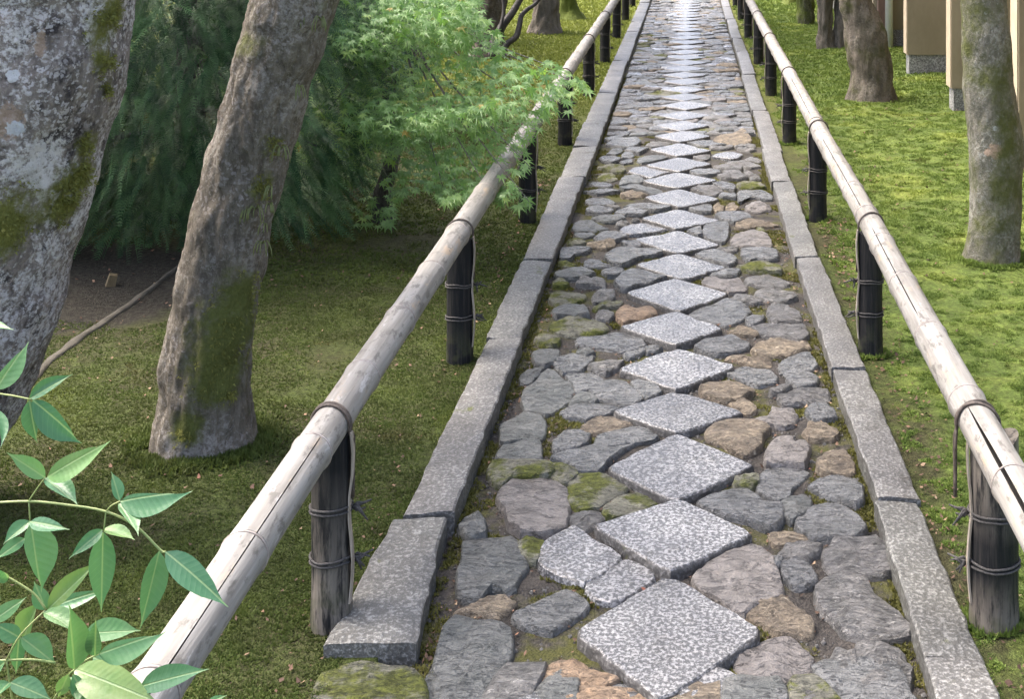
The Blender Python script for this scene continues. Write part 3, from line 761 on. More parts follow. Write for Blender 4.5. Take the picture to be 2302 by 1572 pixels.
# leaf litter
def litter(P, size, z):
    n = len(P); a = RNG.uniform(0, 6.28, n); L = size*RNG.uniform(.5, 1.3, n); W = L*RNG.uniform(.35, .8, n)
    tx = RNG.normal(0, .35, n); ty = RNG.normal(0, .35, n)
    ux = np.column_stack([np.cos(a), np.sin(a), tx]); uy = np.column_stack([-np.sin(a), np.cos(a), ty]); c = np.column_stack([P, z+.004+L*.18])
    cup = np.zeros((n, 3)); cup[:, 2] = L*RNG.uniform(-.1, .35, n)
    V = np.stack([c-ux*L[:, None]*.5+cup, c-uy*W[:, None]*.5, c+ux*L[:, None]*.5+cup, c+uy*W[:, None]*.5], 1).reshape(-1, 3)
    return V, np.arange(n*4).reshape(-1, 4)
g = G('dry fallen leaves'); isl = g.island()
M['litter'] = g.done(g.ramp(isl, [(0, (.05, .03, .02)), (.5, (.10, .06, .04)), (.8, (.17, .10, .065)), (.95, (.26, .19, .12)), (1, (.20, .06, .04))]), .8, None, .3)
A = []
for (n, x0, x1, y0, y1) in ((420, -.575, -.50, 2.4, 6), (260, .37, .47, 2.4, 6), (900, -.5, .37, 2.4, 5), (700, .56, .72, 2.4, 6), (260, -.80, -.69, 2.4, 7), (700, -2.6, -.75, 2.2, 6), (400, -3.2, -.75, 6, 11), (500, .7, 2.0, 2.5, 9)):
    A.append(scatter(n, x0, x1, y0, y1))
P = np.concatenate(A); P = P[~inside_any(P, POLYS, 0.0)]
onpath = (P[:, 0] > -.60) & (P[:, 0] < .475); ker = ((P[:, 0] > -.735) & (P[:, 0] < -.545)) | ((P[:, 0] > .43) & (P[:, 0] < .58))
P = P[~ker]; onpath = onpath[~ker]
Z = np.array([bedz(x, y) if o_ else gh(x, y) for (x, y), o_ in zip(P, onpath)])
V, Fc = litter(P, np.where(P[:, 1] > 5, .016, .012), Z)
tag(link('leaf_litter', npmesh('leaf_litter', V, Fc), None, M['litter']), 'small dry brown leaves scattered over moss and soil', 'fallen leaves', kind='stuff')
# pebbles in the soil
P = scatter(3600, -.57, .46, 2.4, 6); P = P[~inside_any(P, POLYS, .004)]; ps = []
for (x, y) in P:
    r = .0018+.0065*random.random()**3; z = bedz(x, y); a = random.random()*6
    ps.append(([(x+math.cos(a+k*2.1)*r, y+math.sin(a+k*2.1)*r, z-.002) for k in range(3)]+[(x, y, z+r*.8)]+[(x+math.cos(a+1+k*2.1)*r*.8, y+math.sin(a+1+k*2.1)*r*.8, z+r*.5) for k in range(3)],
               [(0, 1, 4), (1, 5, 4), (1, 2, 5), (2, 6, 5), (2, 0, 6), (0, 4, 6), (4, 5, 3), (5, 6, 3), (6, 4, 3)]))
v, f = merge(ps); tag(link('pebbles', mesh('pebbles', v, f), PATH, M['pale']), kind='stuff')

# ------------------------------------------------------------------ bamboo fences
RR = .039
def pole_mesh(x, z, y0, y1, nodes, crack_a, crack_w, seed):
    ang = [2*math.pi*k/26 for k in range(26)]
    ca = R(crack_a)
    ang = [a for a in ang if abs(((a-ca+math.pi) % (2*math.pi))-math.pi) > .2]
    st = sorted(set([y0, y1]+list(np.arange(y0+.03, y1-.01, .045))+[n+d for n in nodes for d in (-.014, -.005, -.0015, .0015, .005, .014) if y0 < n+d < y1]))
    v = []; f = []; mi = []; nA = len(ang)+5
    for y in st:
        dn = min(abs(y-n) for n in nodes); r = RR*(1+.022*nz(y*1.1, seed))
        if dn < .002: r -= .0015
        elif dn < .008: r += .0022
        elif dn < .016: r += .0012
        cx = x+.006*nz(y*.7, seed, 4); cz = z+.006*nz(y*.7, seed, 9)
        wd = max(.0006, crack_w(y)); dl = wd/2/r; dep = .02 if wd > .001 else .0004
        full = [(a, r) for a in ang]+[(ca-.12, r), (ca-dl, r), (ca, r-dep), (ca+dl, r), (ca+.12, r)]
        full.sort(key=lambda q: (q[0]-ca) % (2*math.pi))      # starts at the split
        for a, rr in full:
            q = rr*(1+.008*nz(math.cos(a)*2, math.sin(a)*2, y*3+seed)); v.append((cx+math.cos(a)*q, y, cz+math.sin(a)*q))
    for i in range(len(st)-1):
        for k in range(nA):
            j = (k+1) % nA; f.append((i*nA+k, (i+1)*nA+k, (i+1)*nA+j, i*nA+j)); mi.append(1 if k in (0, nA-1) and crack_w((st[i]+st[i+1])/2) > .001 else 0)
    f.append(tuple(range(nA))); f.append(tuple(range((len(st)-1)*nA, len(st)*nA))[::-1]); mi += [1, 1]
    return mesh('bamboo_pole', v, f, True, mi, 50)
def ring(r, t, n=28, m=6):
    v = []; f = []
    for i in range(n):
        a = 2*math.pi*i/n
        for k in range(m):
            b = 2*math.pi*k/m; q = r+t*math.cos(b); v.append((q*math.cos(a), t*math.sin(b), q*math.sin(a)))
    for i in range(n):
        for k in range(m): f.append((i*m+k, ((i+1) % n)*m+k, ((i+1) % n)*m+(k+1) % m, i*m+(k+1) % m))
    return v, f
v, f = ring(RR+.0012, .0022); NODE = mesh('node_ring', v, f); NODE.materials.append(M['node'])
def post_mesh(r, h, seed, sag):
    n = 22; v = []; f = []; zs = [-.15, -.02, .03, .08, .13, .18, .23, .28, .33, h-.02, h]
    for z in zs:
        for k in range(n):
            a = 2*math.pi*k/n; rr = r*(1+.05*nz(math.cos(a)*1.5, math.sin(a)*1.5, z*5+seed)+.03*nz(math.cos(a)*6, math.sin(a)*6, seed))*(1.04 if z < .05 else 1)
            zz = z
            if z == h: zz = h-.02+.03*abs(math.cos(a))               # saddle cut under the rail
            v.append((math.cos(a)*rr, math.sin(a)*rr, zz))
    for i in range(len(zs)-1):
        for k in range(n): f.append((i*n+k, i*n+(k+1) % n, (i+1)*n+(k+1) % n, (i+1)*n+k))
    f.append(tuple(range((len(zs)-1)*n, len(zs)*n)))
    return mesh('post', v, f, True, None, 40)
def twine_mesh(r, side, seed):
    ps = []
    for w_ in (0, .009):
        path = [(math.cos(a)*(r+.002), math.sin(a)*(r+.002), w_+.006*nz(a*1.2, seed, w_*50)-.004*math.sin(a)) for a in np.linspace(0, 2*math.pi, 25)]
        ps.append(tube(path, .0028, 5, False))
    kx = side*(r+.012)
    rnd = random.Random(seed)
    for k in range(5):                                               # knot with loose ends
        e = (kx+side*rnd.uniform(.004, .035), rnd.uniform(-.02, .01), rnd.uniform(-.018, .02))
        ps.append(tube([(kx-side*.01, 0, .004), (kx, rnd.uniform(-.006, .006), rnd.uniform(-.004, .012)), e], [.003, .0035, .0018], 5))
    v, f = merge(ps); return mesh('twine', v, f)
def lash_mesh(side, loops, seed, tail):
    """vine wound over the rail at the origin, tail hanging down the post on the given side"""
    ps = []
    rnd = random.Random(seed)
    for k in range(loops):
        y0 = (k-(loops-1)/2)*.012; r = RR+.0045
        tl = rnd.uniform(-.015, .015)
        a0, a1 = (R(-15), R(205)) if side > 0 else (R(195), R(-25))
        path = [(r*math.cos(a), y0+tl*math.cos(a), r*math.sin(a)) for a in np.linspace(a0, a1, 20)]
        e = path[0]
        path = [(side*.048, y0*.4-.01, -tail), (side*.046, y0*.5, -.09)]+[(side*(RR+.007), y0, -.03)]+path+[(-side*(RR+.006), y0, -.05), (-side*.043, y0, -.10)]
        ps.append(tube(spline(path, 2), .0036, 6))
    v, f = merge(ps); return mesh('lashing', v, f)
def strap_mesh(side, tail):
    v = []; f = []; zs = np.linspace(.0, -tail, 9)
    for i, z in enumerate(zs):
        x = side*(.046+.004*math.sin(i*1.3)); y = -.012+.002*math.sin(i)
        for dx, dy in ((-.002, -.007), (.002, -.007), (.002, .007), (-.002, .007)): v.append((x+dx, y+dy, z))
    for i in range(8):
        for k in range(4): f.append((i*4+k, i*4+(k+1) % 4, (i+1)*4+(k+1) % 4, (i+1)*4+k))
    f += [(0, 1, 2, 3), (35, 34, 33, 32)]
    return mesh('strap', v, f, False)
def fence(label, xr, zr, side, posts, crack_a, crack_w, seed, near_nodes):
    root = tag(empty('bamboo_fence', (xr, posts[1][1], 0)), label, 'fence', 'low bamboo fences lining the path')
    base = Vector(root.location)
    def ch(name, me, par, mat, wloc):
        o = link(name, me, par, mat); o.location = Vector(wloc)-(base if par is root else base+Vector(par.location)); return o
    nodes = sorted(near_nodes); rnd = random.Random(seed)
    while nodes[0] > 1.0: nodes.insert(0, nodes[0]-rnd.uniform(.36, .44))
    while nodes[-1] < 20: nodes.append(nodes[-1]+rnd.uniform(.33, .45))
    cuts = [.55, 6.1, 11.6, 15.3, 20.2]
    for a, b in zip(cuts, cuts[1:]):
        me = pole_mesh(0, 0, a, b, nodes, crack_a, crack_w, seed+a)
        for m_ in (M['bamboo'], M['bamboo_in']): me.materials.append(m_)
        po = ch('bamboo_pole', me, root, None, (xr, 0, zr))
        for nd in nodes:
            if a+.02 < nd < b-.02:
                o = link('node_ring', NODE, po); o.location = (.006*nz(nd*.7, seed+a, 4), nd, .006*nz(nd*.7, seed+a, 9))
    for i, (px_, py_, r) in enumerate(posts):
        po = ch('post', post_mesh(r, zr-RR+.012, seed+i, 0), root, M['post'], (px_, py_, 0))
        po.rotation_euler = (0, 0, 0)
        if py_ < 14:
            for z in (.138+rnd.uniform(-.008, .008), .245+rnd.uniform(-.008, .008)):
                o = link('twine', twine_mesh(r*1.02, side, i*10+int(z*100)), po, M['twine']); o.location = (0, 0, z)
        la = ch('lashing', lash_mesh(side, 2 if py_ < 3 else 1, i+seed, .15), root, M['vine'], (xr, py_, zr))
        o = link('strap', strap_mesh(side, .36), la, M['strap']); o.location = (px_-xr+side*(r-.046+.004), 0, -.01)
    return root
PL = [(-.755, y, r) for y, r in ((.95, .042), (2.72, .041), (4.24, .043), (6.01, .041), (7.82, .042), (9.66, .042), (11.5, .043), (13.35, .042), (15.2, .042), (17, .042), (18.8, .042))]
PR_ = [(x, y, r) for x, y, r in ((.63, .95, .045), (.637, 2.70, .050), (.600, 4.28, .040), (.598, 6.0, .041), (.605, 7.8, .041), (.61, 9.65, .042), (.61, 11.4, .042), (.61, 13.35, .042), (.61, 15.2, .042), (.61, 17, .042), (.61, 18.8, .042))]
fence('low bamboo rail fence on dark posts beside the dark shaded moss', -.755, .42, 1, PL, 60, lambda y: .0022*(1+.4*nz(y*9)) if 1.2 < y < 2.57 else 0, 3, [2.19, 2.58, 2.98, 3.37, 3.78, 4.2, 4.77])
fence('low bamboo rail fence on dark posts beside the bright green moss', .602, .432, -1, PR_, 122, lambda y: .0085*min(1, max(0, (2.74-y)*4)) if y < 2.74 else (.0028 if 3.3 < y < 4.1 or 4.4 < y < 5.6 or 6.2 < y < 7.4 else 0), 13, [2.41, 2.8, 3.21, 3.63, 4.04])

# ------------------------------------------------------------------ ochre wall with buttresses
wall = tag(empty('garden_wall', (1.775, 10, 0)), 'ochre plaster wall with projecting piers on dark granite plinths', 'wall')
wb = Vector(wall.location)
def wpart(name, b, mat, par=wall, bev=True):
    v, f = b; v = [Vector(p)-wb for p in v]; me = mesh(name, v, f, False); return link(name, me, par, mat)
wpart('wall_panel', box(2.45, 2.75, 3.0, 24, .20, 3.2), M['plaster'])
wpart('plinth', box(2.44, 2.76, 2.98, 24.02, -.1, .197), M['plinth'])
for i, y in enumerate((5.18, 6.95, 8.73, 10.5, 12.4, 14.2, 16.0, 17.8)):
    pr = wpart('pier', box(1.775, 2.447, y, y+.17, .20, 3.2), M['plaster'])
    wpart('lit_side', box(1.768, 1.772, y+.012, y+.158, .203, 3.2), M['lit_plaster'], pr)  # path-facing pier side painted paler to stand in for skylight
    wpart('plinth', box(1.79, 2.437, y+.01, y+.16, -.1, .197), M['plinth'], pr)
wpart('coping', box(1.70, 2.9, 3.0, 24, 3.203, 3.32), M['timber'])
wpart('timber_post', box(1.80, 1.87, 12.30, 12.392, .0, 3.2), M['timber'])
v, f = tube([(1.90, 12.28, -.02), (1.90, 12.28, 3.2)], .038, 14); dp = wpart('drain_pipe', (v, f), M['pipe']); dp.data.polygons.foreach_set('use_smooth', [True]*len(dp.data.polygons))
v, f = ring(.041, .008); wpart('pipe_bracket', ([(p[0]+1.90, p[2]+12.28, p[1]+.95) for p in v], f), M['timber'], dp)

# ------------------------------------------------------------------ trees
def trunk_mesh(st, seed, nseg=56, lump=.012, fine=.004, ridg=.0, dz=.02, flare=0.0, sub=None):
    """st: list of (x,y,z,radius); surface of horizontal rings, with bark relief"""
    C = spline([(s[0], s[1], s[2]) for s in st], 6); Rr = [q.x for q in spline([(s[3], 0, 0) for s in st], 6)]
    # resample by height
    out = []; L = [0]
    for a, b in zip(C, C[1:]): L.append(L[-1]+(b-a).length)
    n = int(L[-1]/dz)+1; j = 0; v = []; f = []
    for k in range(n+1):
        t = L[-1]*k/n
        while j < len(L)-2 and L[j+1] < t: j += 1
        q = (t-L[j])/max(1e-9, L[j+1]-L[j]); c = C[j].lerp(C[j+1], q); r = Rr[j]+(Rr[j+1]-Rr[j])*q
        fl = flare*math.exp(-max(0, c.z)/.09)
        for i in range(nseg):
            a = 2*math.pi*i/nseg; ca, sa = math.cos(a), math.sin(a)
            rr = r*(1+fl*(.55+.75*nz(ca*1.6, sa*1.6, seed)))
            p = Vector((c.x+ca*rr, c.y+sa*rr, c.z))
            d = lump*nz(p.x*7+seed, p.y*7, p.z*5)+lump*.6*nz(p.x*16+seed, p.y*16, p.z*11)+fine*nz(p.x*50, p.y*50, p.z*26+seed)+fine*.7*nz(p.x*110, p.y*110, p.z*60+seed)
            if ridg: d += ridg*(abs(nz(p.x*24+seed, p.y*24, p.z*5))-.25)
            v.append(p+Vector((ca, sa, 0))*d)
    for k in range(n):
        for i in range(nseg): f.append((k*nseg+i, k*nseg+(i+1) % nseg, (k+1)*nseg+(i+1) % nseg, (k+1)*nseg+i))
    f.append(tuple(range(n*nseg, (n+1)*nseg)))
    return v, f
def px_stations(Y, rows, ztop, k_r=1.0):
    st = []
    for py, l, r in sorted(rows, key=lambda q: -q[0]):
        a = at(l, py, Y); b = at(r, py, Y); st.append(((a.x+b.x)/2, Y, a.z, (b.x-a.x)/2*k_r))
    x, y_, z, r = st[0]; x2, _, z2, r2 = st[1]
    s = (x2-x)/(z2-z); st.insert(0, (x-s*(.25+z) if z > -.2 else x, Y, -.2, r*1.08))
    a, b = st[-3], st[-1]; s = max(-.35, min(.35, (b[0]-a[0])/(b[2]-a[2])))
    z0 = b[2]; k = 1
    while z0+k*.5 < ztop: st.append((b[0]+s*k*.5, Y+.05*math.sin(k), z0+k*.5, b[3]*max(.35, 1-.08*k))); k += 1
    return st
g = G('canopy leaf'); isl = g.island()
M['canopy'] = g.leaf(g.mix(isl, (.045, .10, .022), (.085, .16, .03)), .5, .35)
def crown_mesh(c, r, n, size, shell=.35):
    P = RNG.normal(size=(n, 3)); P /= np.linalg.norm(P, axis=1, keepdims=True); rad = RNG.uniform(shell, 1, n)**.6
    P = P*rad[:, None]*np.array(r)+np.array(c)
    keep = np.array([nz(p[0]*1.1, p[1]*1.1, p[2]*1.4) > -.28 for p in P]); P = P[keep]; n = len(P)
    L = size*RNG.uniform(.6, 1.3, n); a = RNG.uniform(0, 6.28, n); tl = RNG.normal(0, .45, (n, 2))
    u = np.column_stack([np.cos(a), np.sin(a), tl[:, 0]]); w_ = np.column_stack([-np.sin(a), np.cos(a), tl[:, 1]])
    V = np.stack([P-u*L[:, None]*.5, P-w_*L[:, None]*.24, P+u*L[:, None]*.5, P+w_*L[:, None]*.24], 1).reshape(-1, 3)
    return npmesh('crown', V, np.arange(n*4).reshape(-1, 4))
def tree(label, name, st, mat, seed, crown=None, group=None, moss=None, moss_mat='moss_l', limbs=3, **kw):
    root = tag(empty(name, (st[1][0], st[1][1], 0)), label, 'tree', group); b = Vector(root.location)
    v, f = trunk_mesh(st, seed, **kw)
    tr = link('trunk', mesh('trunk', [p-b for p in v], f), root, mat)
    if crown:
        top = Vector(st[-1][:3]); c = Vector(crown[0]); rnd = random.Random(seed)
        for k in range(limbs):
            e = c+Vector((rnd.uniform(-.6, .6)*crown[1][0], rnd.uniform(-.6, .6)*crown[1][1], rnd.uniform(-.2, .5)*crown[1][2])); mid = top.lerp(e, .5)+Vector((0, 0, .25))
            s0 = Vector(st[-2][:3])
            path = spline([s0, top.lerp(mid, .3)+Vector((0, 0, .1)), mid, e], 5); rr = st[-1][3]
            v2, f2 = tube(path, [rr*.75*(1-.85*i/(len(path)-1)) for i in range(len(path))], 10)
            link('limb', mesh('limb', [p-b for p in v2], f2), root, mat)
        me = crown_mesh(crown[0], crown[1], crown[2], crown[3]); me.transform(Matrix.Translation(-b)); tag(link('crown', me, root, M['canopy']), kind='stuff')
    if moss:
        vv = np.array([tuple(p) for p in v]); A = []; N = []
        c0 = np.array([(s[0], s[1], s[2]) for s in st]); 
        for (x, y, z, r, dens) in moss:
            d = np.linalg.norm(vv-np.array([x, y, z]), axis=1); idx = np.where(d < r)[0]
            if not len(idx): continue
            pick = RNG.choice(idx, dens); keep = RNG.uniform(0, 1, dens) > (d[pick]/r)**2*.9
            pick = pick[keep]; p = vv[pick]+RNG.normal(0, .006, (len(pick), 3))
            keep2 = np.array([nz(q[0]*14, q[1]*14, q[2]*14) > -.12 for q in p]); p = p[keep2]
            cz = np.array([np.interp(p[:, 2], c0[:, 2], c0[:, i]) for i in (0, 1)]).T
            nn = np.column_stack([p[:, :2]-cz, np.full(len(p), -.05)]); nn /= np.linalg.norm(nn, axis=1, keepdims=True)
            rr = np.linalg.norm(p[:, :2]-cz, axis=1, keepdims=True); A.append(p-b); N.append(nn)
        A = np.concatenate(A); N = np.concatenate(N)
        V_, F_ = tufts(A, np.full(len(A), .010), np.full(len(A), .0045), 3, 1.2, N)
        tag(link('trunk_moss', npmesh('trunk_moss', V_, F_), tr, M[moss_mat]), kind='stuff')
    return root
M['moss_t'] = tuft_mat('trunk moss', (.18, .185, .05), (.25, .255, .07), (.28, .275, .08))

# foreground leaning trunk with white lichen
Y1 = 3.2
rows = [(-60, -150, 296), (0, -150, 291), (100, -165, 284), (200, -185, 268), (330, -215, 225), (430, -235, 203), (520, -255, 178), (600, -275, 150), (700, -300, 123), (800, -325, 94), (920, -350, 45), (1000, -370, 2), (1100, -395, -45), (1230, -430, -95)]
st = px_stations(Y1, rows, 2.9, .97)
def fr(px_, py_, Y, r): # front-surface point for a patch of bark colour
    p = at(px_, py_, Y); return (p.x, p.y, p.z)
def pb(px_, py_, Y, rad, off=.0): p = at(px_, py_, Y-off); return (p.x, p.y, p.z, rad)
mo1 = [pb(60, 480, Y1, .12, .22), (pb(130, 500, Y1, .13, .18)), pb(190, 420, Y1, .10, .08), pb(0, 520, Y1, .12, .22), pb(255, 60, Y1, .085, .10), pb(262, 140, Y1, .07, .08), pb(215, 330, Y1, .06, .06), pb(40, 880, Y1, .10, .18), pb(180, 400, Y1, .07, .05), pb(165, 470, Y1, .08, .08), pb(270, 20, Y1, .07, .06), pb(266, 200, Y1, .05, .05)]
li1 = [pb(186, 115, Y1, .030, .19), pb(35, 290, Y1, .034, .22), pb(70, 270, Y1, .026, .22), pb(112, 235, Y1, .018, .21), pb(20, 620, Y1, .03, .2), pb(125, 640, Y1, .04, .12), pb(110, 720, Y1, .05, .12), pb(90, 790, Y1, .04, .10), pb(30, 170, Y1, .02, .22), pb(235, 300, Y1, .03, .08)]
ta1 = [pb(180, 150, Y1, .026, .2), pb(180, 215, Y1, .030, .19), pb(160, 262, Y1, .026, .2), pb(10, 270, Y1, .06, .22), pb(65, 640, Y1, .05, .2), pb(50, 700, Y1, .05, .2), pb(90, 100, Y1, .05, .22), pb(20, 850, Y1, .05, .2)]
b1 = bark('lichen bark', (.14, .12, .11), (.33, .285, .255), (.70, .67, .66), 1.0, mo1, li1, ((.09, .10, .022), (.23, .23, .055)), ta1, (30, 30, 12), black=.9, crust=.8)
tree('thick leaning trunk blotched with white lichen and green moss', 'tree', st, b1, 1.3, ((-2.6, 4.2, 4.4), (2.0, 2.2, 1.4), 1100, .12), 'tree trunks in the moss',
     [(x, y, z, r*.8, 260) for x, y, z, r in mo1], 'moss_t', nseg=110, lump=.010, fine=.005, dz=.013)
# leaning trunk with moss patch behind the left rail
Y2 = 3.62
rows = [(0, 545, 775), (60, 532, 752), (120, 516, 738), (180, 503, 716), (270, 478, 690), (345, 455, 662), (430, 438, 642), (520, 408, 622), (620, 388, 604), (700, 372, 594), (780, 357, 584), (850, 349, 581), (930, 341, 578), (1000, 333, 577), (1040, 326, 582)]
st = px_stations(Y2, rows, 3.2, .86)
mo2 = [pb(520, 760, Y2, .17, .13), pb(500, 840, Y2, .15, .13), pb(560, 690, Y2, .14, .10), pb(600, 430, Y2, .07, .10), pb(585, 480, Y2, .06, .12), pb(560, 900, Y2, .09, .12), pb(420, 960, Y2, .07, .12), pb(620, 340, Y2, .06, .10)]
li2 = [pb(600, 270, Y2, .035, .15), pb(585, 310, Y2, .03, .15), pb(650, 230, Y2, .03, .13), pb(575, 370, Y2, .02, .15)]
b2 = bark('grey brown bark', (.098, .084, .064), (.205, .182, .145), (.38, .36, .32), .6, mo2, li2, ((.075, .09, .022), (.17, .185, .05)), [pb(570, 540, Y2, .06, .14), pb(470, 940, Y2, .05, .15)], (34, 34, 12), (.34, .40, .40), gmoss=.34, crust=.35)
t2 = tree('leaning grey brown trunk with a mossy patch low on its side', 'tree', st, b2, 4.1, ((-2.3, 6.2, 4.6), (1.8, 2.2, 1.5), 1200, .12), 'tree trunks in the moss',
     [(x, y, z, r*.8, 300) for x, y, z, r in mo2], 'moss_t', nseg=110, lump=.013, fine=.004, ridg=.012, dz=.013, flare=.16)
# little ferns hanging on that trunk
g = G('fern blade'); M['fern'] = g.leaf((.17, .20, .07), .5, .35)
tb = Vector(t2.location)
rnd = random.Random(77)
for (x, y) in ((612, 425), (606, 460), (590, 548), (598, 505), (672, 198), (632, 335), (575, 470), (722, 45), (690, 35), (560, 474)):
    for k in range(rnd.randint(3, 6)):
        a = at(x, y, Y2-.085); L = rnd.uniform(.018, .04); dx = rnd.uniform(-.6, 1)
        path = spline([a-tb, a-tb+Vector((dx*L*.5, -.014, L*.35)), a-tb+Vector((dx*L*.9, -.026, -L*.2)), a-tb+Vector((dx*L, -.028, -L*.8))], 3)
        v, f = tube(path, [.0016]*(len(path)-1)+[.0004], 4); link('fern', mesh('fern', v, f), t2, M['fern'])
# trunk by the right edge
Y7 = 5.32
rows = [(0, 2160, 2262), (150, 2164, 2276), (300, 2176, 2295), (400, 2180, 2299), (500, 2179, 2294), (560, 2171, 2290), (605, 2162, 2292)]
st = px_stations(Y7, rows, 3.4)
b7 = bark('pale green grey bark', (.10, .098, .074), (.21, .198, .16), (.38, .39, .35), .5, None, [pb(2245, 262, Y7, .016, .12), pb(2238, 290, Y7, .022, .12), pb(2222, 300, Y7, .012, .12), pb(2205, 145, Y7, .018, .1), pb(2216, 28, Y7, .012, .09)], ((.06, .07, .02), (.11, .12, .035)), [pb(2235, 340, Y7, .05, .10)], (22, 22, 10), (.46, .48, .47), gmoss=.47, crust=.12, lamp=.5)
tree('upright grey green trunk with round pale lichen spots before the ochre wall', 'tree', st, b7, 7.7, ((1.9, 5.6, 4.6), (1.3, 1.8, 1.2), 2600, .12), 'tree trunks in the moss', nseg=64, lump=.010, fine=.003, dz=.018, flare=.18)
# trunk in the middle of the right moss
Y8 = 9.35
rows = [(-80, 1868, 1928), (0, 1884, 1962), (50, 1896, 1984), (110, 1906, 1998), (170, 1910, 2006), (240, 1906, 2012)]
st = px_stations(Y8, rows, 3.8)
b8 = bark('dark mossy bark', (.08, .07, .055), (.165, .14, .112), (.28, .26, .22), .4, None, None, ((.035, .042, .012), (.075, .08, .02)), None, (16, 16, 6), gmoss=.40)
tree('dark furrowed trunk with flared foot standing alone in the bright moss', 'tree', st, b8, 2.2, ((1.6, 9.8, 5.2), (1.6, 2.4, 1.4), 3200, .13), 'tree trunks in the moss', nseg=64, lump=.016, fine=.004, ridg=.022, dz=.025, flare=.20)
# farther trunks: (label, depth, rows, bark colours, moss)
def far_tree(label, Y, rows, seed, c1, c2, gm, crown, flare=.25, grp='far tree trunks'):
    st = px_stations(Y, rows, 4.5); bm = bark('far bark', c1, c2, (.26, .24, .21), .35, None, None, ((.05, .07, .012), (.12, .15, .025)), None, (14, 14, 5), gmoss=gm)
    return tree(label, 'tree', st, bm, seed, crown, grp, nseg=36, lump=.02, fine=.005, ridg=.05, dz=.04, flare=flare, limbs=2)
r = far_tree('grey forked trunk behind the lone dark trunk on the bright moss', 12.4, [(-60, 1842, 1880), (0, 1836, 1874), (60, 1837, 1872), (115, 1835, 1876)], 5, (.09, .08, .065), (.17, .15, .125), .22, ((1.6, 13, 5.6), (1.6, 2, 1.3), 1800, .14))
v, f = trunk_mesh(px_stations(12.45, [(-60, 1882, 1915), (0, 1876, 1911), (60, 1873, 1910), (118, 1870, 1912)], 4.5), 9.2, nseg=30, lump=.02, fine=.004, ridg=.05, dz=.04, flare=.2)
link('second_stem', mesh('second_stem', [p-Vector(r.location) for p in v], f), r, [o for o in r.children if o.name.startswith('trunk')][0].data.materials[0])
far_tree('dark green trunk by the wall end behind the forked trunk', 14.6, [(-60, 1788, 1824), (0, 1792, 1828), (30, 1794, 1830), (62, 1792, 1832)], 6, (.04, .045, .025), (.075, .08, .04), .5, ((1.3, 15.3, 5.8), (1.3, 2, 1.3), 1500, .14))
far_tree('mossy trunk foot spreading over the far end of the bright moss', 17.2, [(-40, 1768, 1792), (0, 1762, 1796), (12, 1752, 1806)], 8, (.05, .055, .02), (.10, .12, .03), .7, ((1.4, 17.8, 5.6), (1.4, 2, 1.3), 1200, .14), .6)
far_tree('broad dark brown trunk behind the young maple', 11.9, [(-60, 1072, 1140), (0, 1066, 1136), (60, 1062, 1132), (135, 1056, 1138)], 10, (.055, .045, .036), (.12, .095, .075), .2, ((-2.6, 12.2, 5.4), (2.2, 2.4, 1.6), 3200, .14))
far_tree('straight grey trunk on the pale mown moss beyond the maple', 13.9, [(-60, 1200, 1258), (0, 1198, 1257), (40, 1196, 1256), (75, 1190, 1262)], 12, (.10, .085, .07), (.18, .155, .13), .12, ((-2.3, 14.5, 5.8), (1.8, 2, 1.4), 2400, .14))
far_tree('moss covered trunk foot with spreading root before the grey stone wall', 15.4, [(-60, 1256, 1284), (0, 1258, 1294), (25, 1258, 1302), (48, 1256, 1318)], 14, (.06, .07, .02), (.13, .15, .035), .75, ((-1.9, 16, 5.8), (1.5, 2, 1.3), 1600, .14), .5)
# low stone wall in the distance
sw = tag(empty('stone_wall', (-1.6, 18.4, 0)), 'low grey boulder wall far beyond the mossy trunk', 'wall')
for k in range(9):
    x = -2.6+k*.19; s = random.uniform(0, 50); v = []; f = []
    n, m = 10, 7
    for i in range(m):
        th = math.pi*i/(m-1)
        for j in range(n):
            a = 2*math.pi*j/n; d = Vector((math.sin(th)*math.cos(a), math.sin(th)*math.sin(a), math.cos(th))); q = 1+.35*nz(d.x*1.7+s, d.y*1.7, d.z*1.7)
            v.append((x+1.6+d.x*.14*q, d.y*.16*q, .16+d.z*.26*q))
    f = [(i*n+j, i*n+(j+1) % n, (i+1)*n+(j+1) % n, (i+1)*n+j) for i in range(m-1) for j in range(n)]
    link('boulder', mesh('boulder', v, f, sharp=30), sw, M['rock'])
# crooked dark shrub stems beyond the maple
sh = tag(empty('bare_shrub', at(1128, 118, 10.9)), 'crooked black bare stems before the straight grey trunk', 'shrub')
sb = Vector(sh.location); M['stem'] = simple('black stem', (.018, .016, .014), (.05, .045, .04), .7, (30, 30, 10))
for pts, r0 in (([(1108, 130), (1112, 95), (1128, 60), (1150, 30), (1168, 0), (1190, -40)], .045), ([(1128, 125), (1138, 100), (1160, 82), (1168, 55), (1172, 35), (1186, 20), (1206, 5), (1225, -30)], .030), ([(1116, 80), (1126, 55), (1132, 20), (1128, -20)], .018)):
    path = spline([at(x, y, 10.9+.05*i)-sb for i, (x, y) in enumerate(pts)], 4); v, f = tube(path, [r0*(1-.5*i/len(path)) for i in range(len(path))], 8)
    link('stem', mesh('stem', v, f), sh, M['stem'])

